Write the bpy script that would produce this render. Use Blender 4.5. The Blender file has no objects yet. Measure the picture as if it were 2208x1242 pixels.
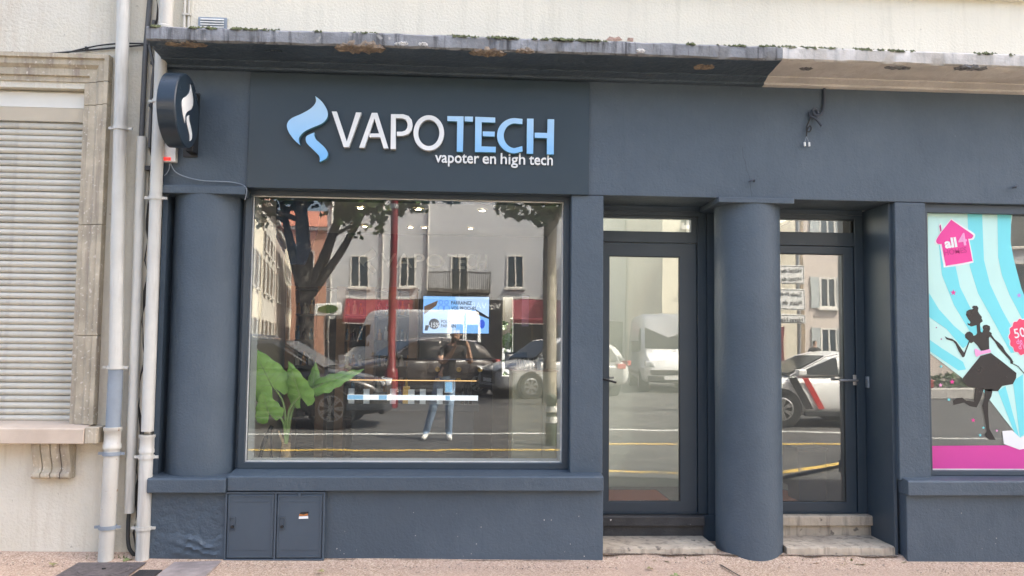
import bpy, bmesh, math, random
from mathutils import Vector, Matrix
R = math.radians
random.seed(7)
S = bpy.context.scene
COL = S.collection

# ---------------------------------------------------------------- camera, sky, sun, exposure
cam_d = bpy.data.cameras.new("camera"); cam = bpy.data.objects.new("camera", cam_d); COL.objects.link(cam)
cam_d.sensor_width = 36.0; cam_d.lens = 29.35; cam_d.clip_start = 0.02; cam_d.clip_end = 600
YAW, PIT, ROLL = R(3.435), R(3.80), R(0.637)
_f = Vector((math.sin(YAW), math.cos(YAW), 0)); _r = Vector((math.cos(YAW), -math.sin(YAW), 0)); _u = Vector((0, 0, 1))
_f2 = _f*math.cos(PIT)+_u*math.sin(PIT); _u2 = _u*math.cos(PIT)-_f*math.sin(PIT)
_r3 = _r*math.cos(ROLL)+_u2*math.sin(ROLL); _u3 = _u2*math.cos(ROLL)-_r*math.sin(ROLL)
_m = Matrix((_r3, _u3, -_f2)).transposed().to_4x4(); _m.translation = (0, -6.2, 1.6)
cam.matrix_world = _m
S.camera = cam

SUN_EL, SUN_A = R(52), R(24)          # elevation, and angle from +X towards +Y (behind the shop)
world = bpy.data.worlds.new("World"); S.world = world; world.use_nodes = True
nt = world.node_tree; bg = nt.nodes["Background"]
sky = nt.nodes.new("ShaderNodeTexSky"); sky.sky_type = 'NISHITA'; sky.sun_disc = False
sky.sun_elevation = SUN_EL; sky.sun_rotation = R(90)-SUN_A
sky.air_density = 1.0; sky.dust_density = 8.0; sky.ozone_density = 0.3; sky.altitude = 100
nt.links.new(sky.outputs[0], bg.inputs[0]); bg.inputs[1].default_value = 0.15
sl = bpy.data.lights.new("sun", 'SUN'); sl.energy = 4.6; sl.angle = R(0.6); sl.color = (1, 0.965, 0.85)
sun = bpy.data.objects.new("sun", sl); COL.objects.link(sun)
sd = Vector((math.cos(SUN_EL)*math.cos(SUN_A), math.cos(SUN_EL)*math.sin(SUN_A), math.sin(SUN_EL)))
sun.rotation_euler = (-sd).to_track_quat('-Z', 'Y').to_euler()
S.view_settings.view_transform = 'Standard'; S.view_settings.look = 'None'
S.view_settings.gamma = 1.0; S.view_settings.exposure = 2.5
S.render.engine = 'CYCLES'
cy = S.cycles
cy.max_bounces = 8; cy.diffuse_bounces = 4; cy.glossy_bounces = 4; cy.transparent_max_bounces = 24; cy.transmission_bounces = 4
cy.sample_clamp_indirect = 6; cy.use_denoising = True; cy.caustics_reflective = False; cy.caustics_refractive = False

# ---------------------------------------------------------------- materials
MATS = {}
def new_mat(name):
    m = bpy.data.materials.new(name); m.use_nodes = True; MATS[name] = m
    return m, m.node_tree, m.node_tree.nodes["Principled BSDF"]
def _mix(t, fac, a, b, mode='MIX'):
    n = t.nodes.new("ShaderNodeMix"); n.data_type = 'RGBA'; n.blend_type = mode
    for s, v in ((0, fac), (6, a), (7, b)):
        if hasattr(v, 'is_output'): t.links.new(v, n.inputs[s])
        else: n.inputs[s].default_value = v if s == 0 else (*v[:3], 1)
    return n.outputs[2]
def _noise(t, vec, scale, detail=4, rough=.55):
    n = t.nodes.new("ShaderNodeTexNoise"); n.inputs["Scale"].default_value = scale
    n.inputs["Detail"].default_value = detail; n.inputs["Roughness"].default_value = rough
    t.links.new(vec, n.inputs["Vector"]); return n.outputs[0]
def _ramp(t, v, a, b, ca=(0, 0, 0), cb=(1, 1, 1)):
    n = t.nodes.new("ShaderNodeValToRGB"); e = n.color_ramp.elements
    e[0].position = a; e[1].position = b; e[0].color = (*ca, 1); e[1].color = (*cb, 1)
    t.links.new(v, n.inputs[0]); return n.outputs[0]
def _vec(t, scale=(1, 1, 1)):
    c = t.nodes.new("ShaderNodeTexCoord"); mp = t.nodes.new("ShaderNodeMapping")
    mp.inputs["Scale"].default_value = scale; t.links.new(c.outputs["Object"], mp.inputs[0]); return mp.outputs[0]
def pm(name, col, rough=.6, var=.12, scale=3, bump=0.0, bscale=60, metal=0.0, spec=.5, col2=None, fleck=None,
       fleck_scale=90, fleck_amt=.62, streak=None, streak_amt=.5, coat=0.0, bdist=.01):
    m, t, p = new_mat(name)
    v = _vec(t)
    d = col2 if col2 else tuple(c*(1-var*1.6) for c in col); u = col if col2 else tuple(min(1, c*(1+var*.6)) for c in col)
    c = _mix(t, _ramp(t, _noise(t, v, scale, 6, .6), .34, .68), d, u)
    if streak:
        v2 = _vec(t, (9, 9, .7)); c = _mix(t, _ramp(t, _noise(t, v2, 1.6, 5, .65), .50, .50+.35*(1.05-streak_amt)), c, streak)
    if fleck: c = _mix(t, _ramp(t, _noise(t, v, fleck_scale, 2), fleck_amt, fleck_amt+.05), c, fleck)
    t.links.new(c, p.inputs["Base Color"])
    p.inputs["Metallic"].default_value = metal; p.inputs["Specular IOR Level"].default_value = spec
    rr = t.nodes.new("ShaderNodeMapRange"); rr.inputs[3].default_value = max(0, rough-.09); rr.inputs[4].default_value = min(1, rough+.09)
    t.links.new(_noise(t, v, scale*4, 3), rr.inputs[0]); t.links.new(rr.outputs[0], p.inputs["Roughness"])
    if coat: p.inputs["Coat Weight"].default_value = coat
    if bump:
        b = t.nodes.new("ShaderNodeBump"); b.inputs["Strength"].default_value = bump; b.inputs["Distance"].default_value = bdist
        t.links.new(_noise(t, v, bscale, 4, .6), b.inputs["Height"]); t.links.new(b.outputs[0], p.inputs["Normal"])
    return m
def em(name, col, strength):
    m, t, p = new_mat(name); p.inputs["Base Color"].default_value = (*[c*.3 for c in col], 1)
    p.inputs["Emission Color"].default_value = (*col, 1); p.inputs["Emission Strength"].default_value = strength
    p.inputs["Roughness"].default_value = .4; return m
def glass(name, r0=.06, tint=(1, 1, 1), veil=.0):
    m, t, p = new_mat(name); t.nodes.remove(p)
    out = t.nodes["Material Output"]
    lw = t.nodes.new("ShaderNodeLayerWeight"); lw.inputs[0].default_value = .5
    pw = t.nodes.new("ShaderNodeMath"); pw.operation = 'POWER'; pw.inputs[1].default_value = 5; t.links.new(lw.outputs["Facing"], pw.inputs[0])
    ma = t.nodes.new("ShaderNodeMath"); ma.operation = 'MULTIPLY_ADD'; ma.inputs[1].default_value = 1-r0; ma.inputs[2].default_value = r0
    t.links.new(pw.outputs[0], ma.inputs[0])
    tr = t.nodes.new("ShaderNodeBsdfTransparent"); tr.inputs[0].default_value = (*tint, 1)
    gl = t.nodes.new("ShaderNodeBsdfGlossy"); gl.inputs["Roughness"].default_value = 0.0
    bp = t.nodes.new("ShaderNodeBump"); bp.inputs["Strength"].default_value = .10; bp.inputs["Distance"].default_value = .004
    t.links.new(_noise(t, _vec(t), 2.2, 1), bp.inputs["Height"]); t.links.new(bp.outputs[0], gl.inputs["Normal"])
    mx = t.nodes.new("ShaderNodeMixShader"); t.links.new(ma.outputs[0], mx.inputs[0]); t.links.new(tr.outputs[0], mx.inputs[1]); t.links.new(gl.outputs[0], mx.inputs[2])
    last = mx.outputs[0]
    if veil:
        df = t.nodes.new("ShaderNodeBsdfDiffuse"); df.inputs[0].default_value = (.75, .76, .74, 1)  # even pale veil mixed over the pane, painting in haze and brightness
        m2 = t.nodes.new("ShaderNodeMixShader"); m2.inputs[0].default_value = veil
        t.links.new(last, m2.inputs[1]); t.links.new(df.outputs[0], m2.inputs[2]); last = m2.outputs[0]
    t.links.new(last, out.inputs[0]); return m

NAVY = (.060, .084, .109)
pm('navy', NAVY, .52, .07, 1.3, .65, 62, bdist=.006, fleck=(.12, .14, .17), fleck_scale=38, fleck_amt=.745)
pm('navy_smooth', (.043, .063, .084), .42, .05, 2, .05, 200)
def weather(name, faded, drip, relief=False):
    t = MATS[name].node_tree; p = t.nodes["Principled BSDF"]; src = p.inputs["Base Color"].links[0].from_socket; v = _vec(t)
    a = _ramp(t, _noise(t, v, .9, 7, .68), .46, .74); c = _mix(t, a, src, faded)
    b = _ramp(t, _noise(t, _vec(t, (22, 22, .9)), 1.0, 5, .7), .60, .80); c = _mix(t, b, c, drip)
    d = _ramp(t, _noise(t, v, 5.5, 8, .75), .66, .78); c = _mix(t, d, c, tuple(x*1.35 for x in faded)); t.links.new(c, p.inputs["Base Color"])
    if relief:
        old = p.inputs["Normal"].links[0].from_socket; b2 = t.nodes.new("ShaderNodeBump"); b2.inputs["Strength"].default_value = .32; b2.inputs["Distance"].default_value = .03
        t.links.new(_noise(t, _vec(t, (1, 1, .55)), 7, 6, .62), b2.inputs["Height"]); t.links.new(old, b2.inputs["Normal"]); t.links.new(b2.outputs[0], p.inputs["Normal"])
weather('navy', (.082, .108, .134), (.053, .076, .100), True)
pm('navy_rough', NAVY, .55, .10, 2.0, .9, 16, bdist=.02)
pm('panel_navy', (.025, .043, .058), .36, .05, 1.2, .05, 160)
pm('frame_navy', (.028, .045, .062), .38, .05, 3)
pm('cream_wall', (.74, .69, .565), .85, .05, .8, .55, 55, bdist=.010, streak=(.60, .56, .45), streak_amt=.08, fleck=(.50, .45, .37), fleck_scale=33, fleck_amt=.745)
pm('cream_old', (.70, .655, .55), .88, .07, 1.1, .7, 45, bdist=.012, streak=(.55, .48, .38), streak_amt=.14, fleck=(.40, .36, .29), fleck_scale=21, fleck_amt=.72)
weather('cream_old', (.62, .57, .45), (.58, .53, .42)); weather('cream_wall', (.70, .65, .53), (.68, .63, .51))
pm('stone', (.52, .45, .335), .85, .2, 5, .5, 70, streak=(.30, .25, .20), streak_amt=.55, fleck=(.62, .56, .47), fleck_scale=40, fleck_amt=.64, bdist=.006)
pm('sill_stone', (.62, .51, .40), .75, .14, 4, .25, 90, col2=(.50, .40, .31), bdist=.004)
pm('concrete_worn', (.25, .255, .265), .85, .2, 5, .6, 40, streak=(.055, .055, .058), streak_amt=.65, fleck=(.34, .33, .31), fleck_scale=9, fleck_amt=.70)
pm('concrete_pale', (.54, .51, .47), .85, .14, 5, .5, 40, streak=(.34, .33, .31), streak_amt=.5)
pm('plaster_beige', (.60, .57, .53), .85, .12, 4, .4, 50, streak=(.48, .44, .40), streak_amt=.3)
pm('spall', (.34, .27, .20), .95, .4, 14, 1.0, 45, col2=(.17, .13, .10))
pm('moss', (.10, .115, .05), .95, .4, 40, .6, 150)
pm('pipe_white', (.60, .585, .53), .45, .08, 3, .06, 80, streak=(.40, .375, .33), streak_amt=.45)
pm('pipe_iron', (.58, .555, .49), .5, .10, 3, .25, 60, fleck=(.30, .17, .09), fleck_scale=26, fleck_amt=.70, streak=(.50, .46, .40), streak_amt=.3)
pm('pipe_grey', (.27, .31, .35), .5, .12, 5, .1, 60)
pm('pipe_dark', (.10, .10, .10), .6, .2, 5, .1, 60)
pm('shutter_dusty', (.56, .53, .45), .55, .12, 3, .04, 60, streak=(.42, .39, .34), streak_amt=.5)
pm('shutter', (.60, .565, .48), .5, .06, 2, .04, 60, streak=(.50, .465, .39), streak_amt=.30)
pm('shutter_box', (.72, .70, .63), .45, .05, 2)
pm('dark_gap', (.05, .045, .04), .9, .2, 5)
pm('cable', (.03, .03, .03), .6, .1, 5)
pm('cable_navy', (.05, .06, .08), .6, .1, 5)
pm('navy_cabinet', (.058, .081, .106), .40, .06, 3, .08, 120)
pm('step_dark', (.045, .043, .043), .6, .25, 7, .4, 50, fleck=(.55, .53, .50), fleck_scale=20, fleck_amt=.73)
pm('step_stone', (.58, .49, .37), .8, .22, 5, .6, 30, col2=(.40, .33, .25), streak=(.20, .165, .13), streak_amt=.45, fleck=(.18, .15, .12), fleck_scale=13, fleck_amt=.64)
pm('metal', (.55, .55, .55), .3, .05, 5, metal=1.0)
pm('black', (.012, .012, .013), .5, .1, 5)
pm('white_plastic', (.75, .73, .68), .4, .05, 5)
pm('sealant', (.72, .71, .66), .5, .1, 10)
em('red_lamp', (1, .03, .02), .22)
pm('letter_white', (.82, .82, .80), .35, .02, 5)
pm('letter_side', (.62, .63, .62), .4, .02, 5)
pm('letter_blue', (.22, .47, .80), .35, .03, 5)
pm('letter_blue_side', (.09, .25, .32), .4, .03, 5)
pm('sign_green', (.016, .028, .042), .30, .03, .8, spec=.5)
pm('iron', (.13, .11, .105), .7, .25, 30, .6, 60)
pm('interior_white', (.66, .65, .62), .7, .04, 2)
pm('interior_dark', (.05, .05, .053), .6, .1, 3)
pm('interior_wall', (.20, .20, .205), .7, .06, 2)
pm('floor_tile', (.16, .15, .14), .35, .1, 2)
pm('wood', (.30, .17, .09), .5, .25, 4, .15, 40)
pm('wood_dark', (.055, .038, .032), .5, .2, 4)
pm('beige', (.62, .53, .34), .5, .06, 3)
pm('mat_brown', (.30, .11, .06), .95, .25, 60, 1.0, 300)
pm('leaf', (.34, .56, .11), .42, .22, 9, .25, 30, col2=(.20, .40, .06))
pm('petiole', (.30, .42, .12), .45, .15, 12)
pm('trunk_tan', (.60, .40, .20), .8, .25, 30, .7, 70)
pm('blue_panel', (.010, .05, .13), .5, .08, 2)
glass('shop_glass', .095, (.93, .95, .94), .012)  # slight diffuse veil painted in for a hazy look
glass('door_glass', .13, (.92, .94, .92), .03); glass('veiled_glass', .12, (.94, .95, .93), .035)  # door panes carry a painted veil standing in for a bright interior
glass('case_glass', .04)
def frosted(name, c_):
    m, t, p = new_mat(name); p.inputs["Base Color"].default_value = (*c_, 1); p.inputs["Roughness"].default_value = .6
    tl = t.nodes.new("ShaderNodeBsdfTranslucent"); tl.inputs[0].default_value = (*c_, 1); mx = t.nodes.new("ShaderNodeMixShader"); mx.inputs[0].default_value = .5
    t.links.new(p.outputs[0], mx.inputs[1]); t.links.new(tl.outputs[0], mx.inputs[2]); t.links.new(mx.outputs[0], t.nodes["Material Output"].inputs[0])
frosted('added_frosted_panel', (.40, .42, .40)); frosted('added_frosted_dim', (.34, .355, .34))  # translucent colours chosen so the added back walls glow with yard daylight
m, t, p = new_mat('pavement')
v = _vec(t); vo = t.nodes.new("ShaderNodeTexVoronoi"); vo.inputs["Scale"].default_value = 115; t.links.new(v, vo.inputs["Vector"])
rp = t.nodes.new("ShaderNodeValToRGB"); t.links.new(vo.outputs["Color"], rp.inputs[0]); e = rp.color_ramp.elements
e[0].position = .1; e[0].color = (.26, .18, .11, 1); e[1].position = .9; e[1].color = (.66, .54, .39, 1)
e2 = rp.color_ramp.elements.new(.45); e2.color = (.46, .32, .23, 1); e3 = rp.color_ramp.elements.new(.7); e3.color = (.54, .405, .305, 1)
c = _mix(t, _ramp(t, _noise(t, v, 1.1, 5), .4, .7), rp.outputs[0], (.46, .33, .255)); c = _mix(t, .62, rp.outputs[0], c)
c = _mix(t, _ramp(t, _noise(t, v, 26, 3), .64, .72), c, (.20, .16, .13))
t.links.new(c, p.inputs["Base Color"]); p.inputs["Roughness"].default_value = .9
b = t.nodes.new("ShaderNodeBump"); b.inputs["Strength"].default_value = .7; b.inputs["Distance"].default_value = .004
t.links.new(vo.outputs["Distance"], b.inputs["Height"]); t.links.new(b.outputs[0], p.inputs["Normal"])
pm('green_weed', (.10, .14, .03), .8, .3, 30)
pm('grime', (.15, .115, .085), .95, .4, 12, .5, 90, fleck=(.36, .29, .22), fleck_scale=60, fleck_amt=.55)
pm('grit', (.30, .25, .20), .9, .5, 60, col2=(.10, .08, .07))
pm('asphalt', (.055, .052, .050), .85, .22, 1.2, .5, 120, fleck=(.13, .13, .125), fleck_scale=120, fleck_amt=.62)
pm('asphalt_patch', (.035, .034, .035), .9, .2, 5, .9, 150)
pm('paver', (.34, .29, .27), .85, .2, 9, .4, 80)
pm('paint_white', (.50, .50, .48), .7, .25, 2, fleck=(.16, .16, .15), fleck_scale=9, fleck_amt=.56)
pm('paint_yellow', (.55, .36, .07), .7, .2, 2, fleck=(.16, .13, .08), fleck_scale=9, fleck_amt=.57)

# ---------------------------------------------------------------- mesh helpers
OFF = {}
class MB:
    def __init__(s): s.v = []; s.f = []; s.k = []
    def add(s, vs, fs, k=0):
        n = len(s.v); s.v += [tuple(p) for p in vs]; s.f += [tuple(i+n for i in q) for q in fs]; s.k += [k]*len(fs); return s
    def box(s, x0, x1, y0, y1, z0, z1, k=0):
        return s.add([(x0,y0,z0),(x1,y0,z0),(x1,y1,z0),(x0,y1,z0),(x0,y0,z1),(x1,y0,z1),(x1,y1,z1),(x0,y1,z1)],
                     [(0,3,2,1),(4,5,6,7),(0,1,5,4),(1,2,6,5),(2,3,7,6),(3,0,4,7)], k)
    def prism_y(s, poly, y0, y1, k=0, kside=None, inner=None):   # (x,z) outline extruded from y0 (front) to y1
        a = sum(poly[i][0]*poly[(i+1) % len(poly)][1]-poly[(i+1) % len(poly)][0]*poly[i][1] for i in range(len(poly)))
        if a < 0: poly = poly[::-1]
        n = len(poly); vs = [(x, y0, z) for x, z in poly]+[(x, y1, z) for x, z in poly]
        s.add(vs, [tuple(range(n))], k); s.v = s.v; b = len(s.v)-2*n
        s.f += [tuple(b+n+i for i in reversed(range(n)))]; s.k += [k]
        ks = k if kside is None else kside
        for i in range(n): j = (i+1) % n; s.f.append((b+i, b+n+i, b+n+j, b+j)); s.k.append(ks)
        return s
    def ring_y(s, outer, inner, y0, y1, k=0, kside=None):       # same count outlines
        n = len(outer); b = len(s.v); ks = k if kside is None else kside
        for y in (y0, y1):
            s.v += [(x, y, z) for x, z in outer]; s.v += [(x, y, z) for x, z in inner]
        for i in range(n):
            j = (i+1) % n
            s.f += [(b+i, b+j, b+n+j, b+n+i), (b+2*n+i, b+3*n+i, b+3*n+j, b+2*n+j), (b+i, b+2*n+i, b+2*n+j, b+j), (b+n+i, b+n+j, b+3*n+j, b+3*n+i)]
            s.k += [k, k, ks, ks]
        return s
    def prism_x(s, prof, x0, x1, k=0):                           # (y,z) outline extruded along x
        n = len(prof); b = len(s.v); s.v += [(x0, y, z) for y, z in prof]+[(x1, y, z) for y, z in prof]
        s.f += [tuple(b+i for i in range(n)), tuple(b+n+i for i in reversed(range(n)))]; s.k += [k, k]
        for i in range(n): j = (i+1) % n; s.f.append((b+i, b+n+i, b+n+j, b+j)); s.k.append(k)
        return s
    def tube(s, path, r, n=8, k=0, cap=True):
        path = [Vector(p) for p in path]; rs = r if isinstance(r, (list, tuple)) else [r]*len(path); b = len(s.v); up = None
        for i, p in enumerate(path):
            d = (path[min(i+1, len(path)-1)]-path[max(i-1, 0)]).normalized()
            if up is None: up = d.orthogonal().normalized()
            up = (up-d*up.dot(d)).normalized(); w = d.cross(up)
            for j in range(n):
                a = 2*math.pi*j/n; s.v.append(tuple(p+up*(rs[i]*math.cos(a))+w*(rs[i]*math.sin(a))))
        for i in range(len(path)-1):
            for j in range(n):
                q = (j+1) % n; s.f.append((b+i*n+j, b+i*n+q, b+i*n+n+q, b+i*n+n+j)); s.k.append(k)
        if cap:
            s.f += [tuple(b+j for j in reversed(range(n))), tuple(b+(len(path)-1)*n+j for j in range(n))]; s.k += [k, k]
        return s
    def lathe(s, prof, c, n=24, axis='z', k=0):                  # prof (r,h) about an axis through c
        b = len(s.v); cx, cy_, cz = c
        for r, h in prof:
            for j in range(n):
                a = 2*math.pi*j/n; u, w = r*math.cos(a), r*math.sin(a)
                s.v.append({'z': (cx+u, cy_+w, cz+h), 'y': (cx+u, cy_+h, cz+w), 'x': (cx+h, cy_+u, cz+w)}[axis])
        for i in range(len(prof)-1):
            for j in range(n):
                q = (j+1) % n; s.f.append((b+i*n+j, b+i*n+q, b+i*n+n+q, b+i*n+n+j)); s.k.append(k)
        return s
    def build(s, name, mat, parent=None, smooth=False, bevel=0, local=False, fix=True):
        me = bpy.data.meshes.new(name)
        o3 = Vector((0, 0, 0)) if (local or parent is None) else OFF.get(parent.name, Vector((0, 0, 0)))
        me.from_pydata([tuple(Vector(p)-o3) for p in s.v], [], s.f)
        for mm in (mat if isinstance(mat, (list, tuple)) else [mat]): me.materials.append(MATS[mm])
        if any(s.k): me.polygons.foreach_set("material_index", s.k)
        if fix:
            bm = bmesh.new(); bm.from_mesh(me); bmesh.ops.recalc_face_normals(bm, faces=bm.faces); bm.to_mesh(me); bm.free()
        if smooth:
            me.polygons.foreach_set("use_smooth", [True]*len(me.polygons)); me.set_sharp_from_angle(angle=R(smooth if smooth is not True else 40))
        me.update()
        o = bpy.data.objects.new(name, me); COL.objects.link(o)
        if parent: o.parent = parent; OFF[o.name] = o3
        if bevel:
            bv = o.modifiers.new("bevel", 'BEVEL'); bv.width = bevel; bv.segments = 2; bv.limit_method = 'ANGLE'; bv.angle_limit = R(35)
        return o
def tag(o, label=None, cat=None, group=None, kind=None):
    if label: o['label'] = label
    if cat: o['category'] = cat
    if group: o['group'] = group
    if kind: o['kind'] = kind
    return o
def thing(name, label, cat, loc=(0, 0, 0), rz=0, group=None, local=False):
    o = bpy.data.objects.new(name, None); COL.objects.link(o); o.location = loc; o.rotation_euler = (0, 0, rz)
    o.empty_display_size = .2; OFF[o.name] = Vector((0, 0, 0)) if local else Vector(loc)
    return tag(o, label, cat, group)
def bx(name, mat, parent, x0, x1, y0, y1, z0, z1, bevel=0):
    return MB().box(x0, x1, y0, y1, z0, z1).build(name, mat, parent, bevel=bevel)
def frame_xz(name, mat, parent, x0, x1, z0, z1, t, y0, y1, bevel=.003):
    return MB().ring_y([(x0, z0), (x1, z0), (x1, z1), (x0, z1)], [(x0+t, z0+t), (x1-t, z0+t), (x1-t, z1-t), (x0+t, z1-t)], y0, y1).build(name, mat, parent, bevel=bevel)
def curve(pts, sharp=(0,), n=6, closed=True):
    N = len(pts); out = []
    rng = range(N) if closed else range(N-1)
    for i in rng:
        p1, p2 = pts[i], pts[(i+1) % N]
        p0 = p1 if (i in sharp or (not closed and i == 0)) else pts[(i-1) % N]
        p3 = p2 if ((i+1) % N in sharp or (not closed and i == N-2)) else pts[(i+2) % N]
        for j in range(n):
            t = j/n
            out.append(tuple(.5*((2*p1[q])+(-p0[q]+p2[q])*t+(2*p0[q]-5*p1[q]+4*p2[q]-p3[q])*t*t+(-p0[q]+3*p1[q]-3*p2[q]+p3[q])*t**3) for q in range(len(p1))))
    if not closed: out.append(tuple(pts[-1]))
    return out
def ell(cx, cz, rx, rz, n=32, a0=0, a1=360):
    m_ = n if a1-a0 == 360 else n+1
    return [(cx+rx*math.cos(R(a0+(a1-a0)*i/n)), cz+rz*math.sin(R(a0+(a1-a0)*i/n))) for i in range(m_)]
def text(name, s, mat, parent, x, z, size, y, depth=.002, align='LEFT', bold=0.0, width=None, rot=0, mirror=False, facing=-1, xscale=None):
    """flat lettering standing in an XZ plane, read from -Y (facing=-1) or from +Y (facing=+1)"""
    cu = bpy.data.curves.new(name, 'FONT'); cu.body = s; cu.size = size; cu.align_x = align; cu.offset = bold; cu.extrude = depth/2
    cu.resolution_u = 3
    ob = bpy.data.objects.new(name, cu); COL.objects.link(ob)
    dg = bpy.context.evaluated_depsgraph_get(); dg.update(); me = bpy.data.meshes.new_from_object(ob.evaluated_get(dg))
    bpy.data.objects.remove(ob); bpy.data.curves.remove(cu)
    xs = [v.co.x for v in me.vertices]; w0 = max(xs)-min(xs); sx = (width/w0) if width else (xscale or 1); mn = min(xs) if align == 'LEFT' else 0
    o3 = OFF.get(parent.name, Vector((0, 0, 0)))
    for v in me.vertices:
        px, pz, pd = (v.co.x-mn)*sx, v.co.y, v.co.z
        if rot: px, pz = px*math.cos(rot)-pz*math.sin(rot), px*math.sin(rot)+pz*math.cos(rot)
        v.co = Vector((x+(px if facing < 0 else -px), y+facing*pd, z+pz))-o3
    me.name = name; me.materials.clear(); me.materials.append(MATS[mat])
    o = bpy.data.objects.new(name, me); COL.objects.link(o); o.parent = parent; OFF[o.name] = o3
    return o
def noise1(x, s=0.0): return math.sin(x*7.3+s)+.6*math.sin(x*17.1+s*2.1)+.4*math.sin(x*41.7+s*3.7)

# ---------------------------------------------------------------- ground
def gz(x): return .02-.012*max(-6, min(6, x))
mb = MB(); xs = [-60, -20, -8]+[-6+i*.5 for i in range(25)]+[8, 20, 60]; ys = [.9, .2, .03, -.06, -.16, -.3, -.8, -1.3]
for y in ys:
    for x in xs: mb.v.append((x, y, gz(x)-(.008*(-y) if y < 0 else 0)+(.055 if y > .02 else .02 if y > -.1 else 0)+(random.uniform(-.003, .003) if -.5 < y < .1 and abs(x) < 7 else 0)))
n = len(xs)
for j in range(len(ys)-1):
    for i in range(n-1): mb.f.append((j*n+i, j*n+n+i, j*n+n+i+1, j*n+i+1)); mb.k.append(0)
tag(mb.build('pavement', 'pavement'), 'pinkish exposed aggregate pavement along the shopfront', kind='structure')
kb = MB()
for i in range(-14, 20):
    x = i*1.0; kb.box(x+.004, x+.996, -1.46, -1.304, -.1, gz(x)-.008)
tag(kb.build('kerb', 'concrete_pale', bevel=.01), 'pale stone kerb at the pavement edge', kind='structure')
mb = MB(); ys = [-1.46, -3, -5, -9, -20, -60, -300]; zs = [-.07, 0, .1, .1, .1, .1, .1]; xs = [-300, -60, -12, 0, 12, 60, 300]
for y, z in zip(ys, zs):
    for x in xs: mb.v.append((x, y, z))
n = len(xs)
for j in range(len(ys)-1):
    for i in range(n-1): mb.f.append((j*n+i, j*n+n+i, j*n+n+i+1, j*n+i+1)); mb.k.append(0)
tag(mb.build('road', 'asphalt'), 'grey asphalt street and car park facing the shop', kind='structure')
back = MB().add([(-300, 3.95, -.02), (300, 3.95, -.02), (300, 300, -.02), (-300, 300, -.02)], [(0, 1, 2, 3)])
tag(back.build('courtyard_ground', 'asphalt'), 'ground of the yard behind the shop', kind='structure')
def strip(name, mat, pts, w, z=.104):
    q = MB()
    for (x0, y0), (x1, y1) in zip(pts, pts[1:]):
        d = Vector((x1-x0, y1-y0)).normalized()*w/2; nx, ny = -d.y, d.x
        q.add([(x0+nx, y0+ny, z), (x0-nx, y0-ny, z), (x1-nx, y1-ny, z), (x1+nx, y1+ny, z)], [(0, 1, 2, 3)])
    return q.build(name, mat)
tag(strip('road_marking', 'paint_yellow', [(-9, -5.0), (12, -5.75)], .16, .106), 'continuous yellow line painted along the street', kind='structure')
tag(strip('road_marking', 'paint_white', [(-9, -6.85), (1.5, -7.55), (12, -7.0)], .20, .105), 'white line painted along the parking bays', kind='structure')
tag(strip('road_marking', 'paint_yellow', [(1.6, -3.0), (3.55, -2.6), (5.4, -3.9)], .14, .075), 'angled yellow line painted near the kerb', kind='structure')
# grit and crumbs gathered at the foot of the wall
q = MB(); rg = random.Random(21)
for i in range(700):
    x = rg.uniform(-3.4, 4.4); y = -.06-abs(rg.gauss(0, .07))-.05 if not 1.06 < x < 3.3 else .0-abs(rg.gauss(0, .12)); r = rg.uniform(.002, .0055)*(1.6 if rg.random() < .08 else 1); z = gz(x)+.002+(.018 if y > -.1 else 0)
    q.add([(x+r*rg.uniform(.6, 1.3)*math.cos(k*1.257), y+r*rg.uniform(.6, 1.3)*math.sin(k*1.257), z-.002) for k in range(5)]+[(x, y, z+r*.8)], [(k, (k+1) % 5, 5) for k in range(5)])
tag(q.build('gravel', 'grit'), 'loose grit and crumbs along the foot of the wall', 'grit', kind='stuff')
tag(MB().add([(1.90, -.10, gz(1.9)+.013), (1.915, -.10, gz(1.9)+.013), (2.09, -1.2, gz(2)+.004), (2.075, -1.2, gz(2)+.004)], [(0, 1, 2, 3)]).build('pavement_joint', 'dark_gap'), 'thin dark joint crossing the pavement', kind='structure')
q = MB()
for i in range(90):
    x = rg.choice([rg.gauss(-2.34, .05), rg.gauss(-2.56, .04), rg.gauss(1.6, .25), rg.gauss(2.9, .25)]); y = (-.05 if x < 0 else .02)-abs(rg.gauss(0, .02)); z = gz(x)+(.02 if x > 0 else 0); a = rg.uniform(0, 6.3); l = rg.uniform(.012, .04); w = l*.3
    q.add([(x-w*math.sin(a), y+w*math.cos(a), z), (x+w*math.sin(a), y-w*math.cos(a), z), (x+l*.6*math.cos(a), y+l*.4*math.sin(a), z+l)], [(0, 1, 2)])
tag(q.build('weeds', 'green_weed', fix=False), 'small weeds at the foot of the walls', 'weeds', kind='stuff')
def stain(x0, x1, y, w, dz):
    q = MB(); n = int((x1-x0)/.04)
    for i in range(n+1):
        x = x0+(x1-x0)*i/n; ww = max(.004, w*(.55+.28*noise1(x*1.7, y*9)+.12*rg.uniform(-1, 1))); q.v += [(x, y, gz(x)+dz), (x, y-ww, gz(x)+dz-.006*ww)]
    for i in range(n): q.f.append((2*i, 2*i+1, 2*i+3, 2*i+2)); q.k.append(0)
    tag(q.build('pavement_stain', 'grime'), 'dark grime on the pavement along the wall base', kind='structure')
stain(-3.4, -2.2, -.024, .06, .006); stain(-.95, 1.05, -.051, .022, .021); stain(3.36, 4.6, -.036, .022, .023); stain(1.07, 3.3, .028, .05, .056)
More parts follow.
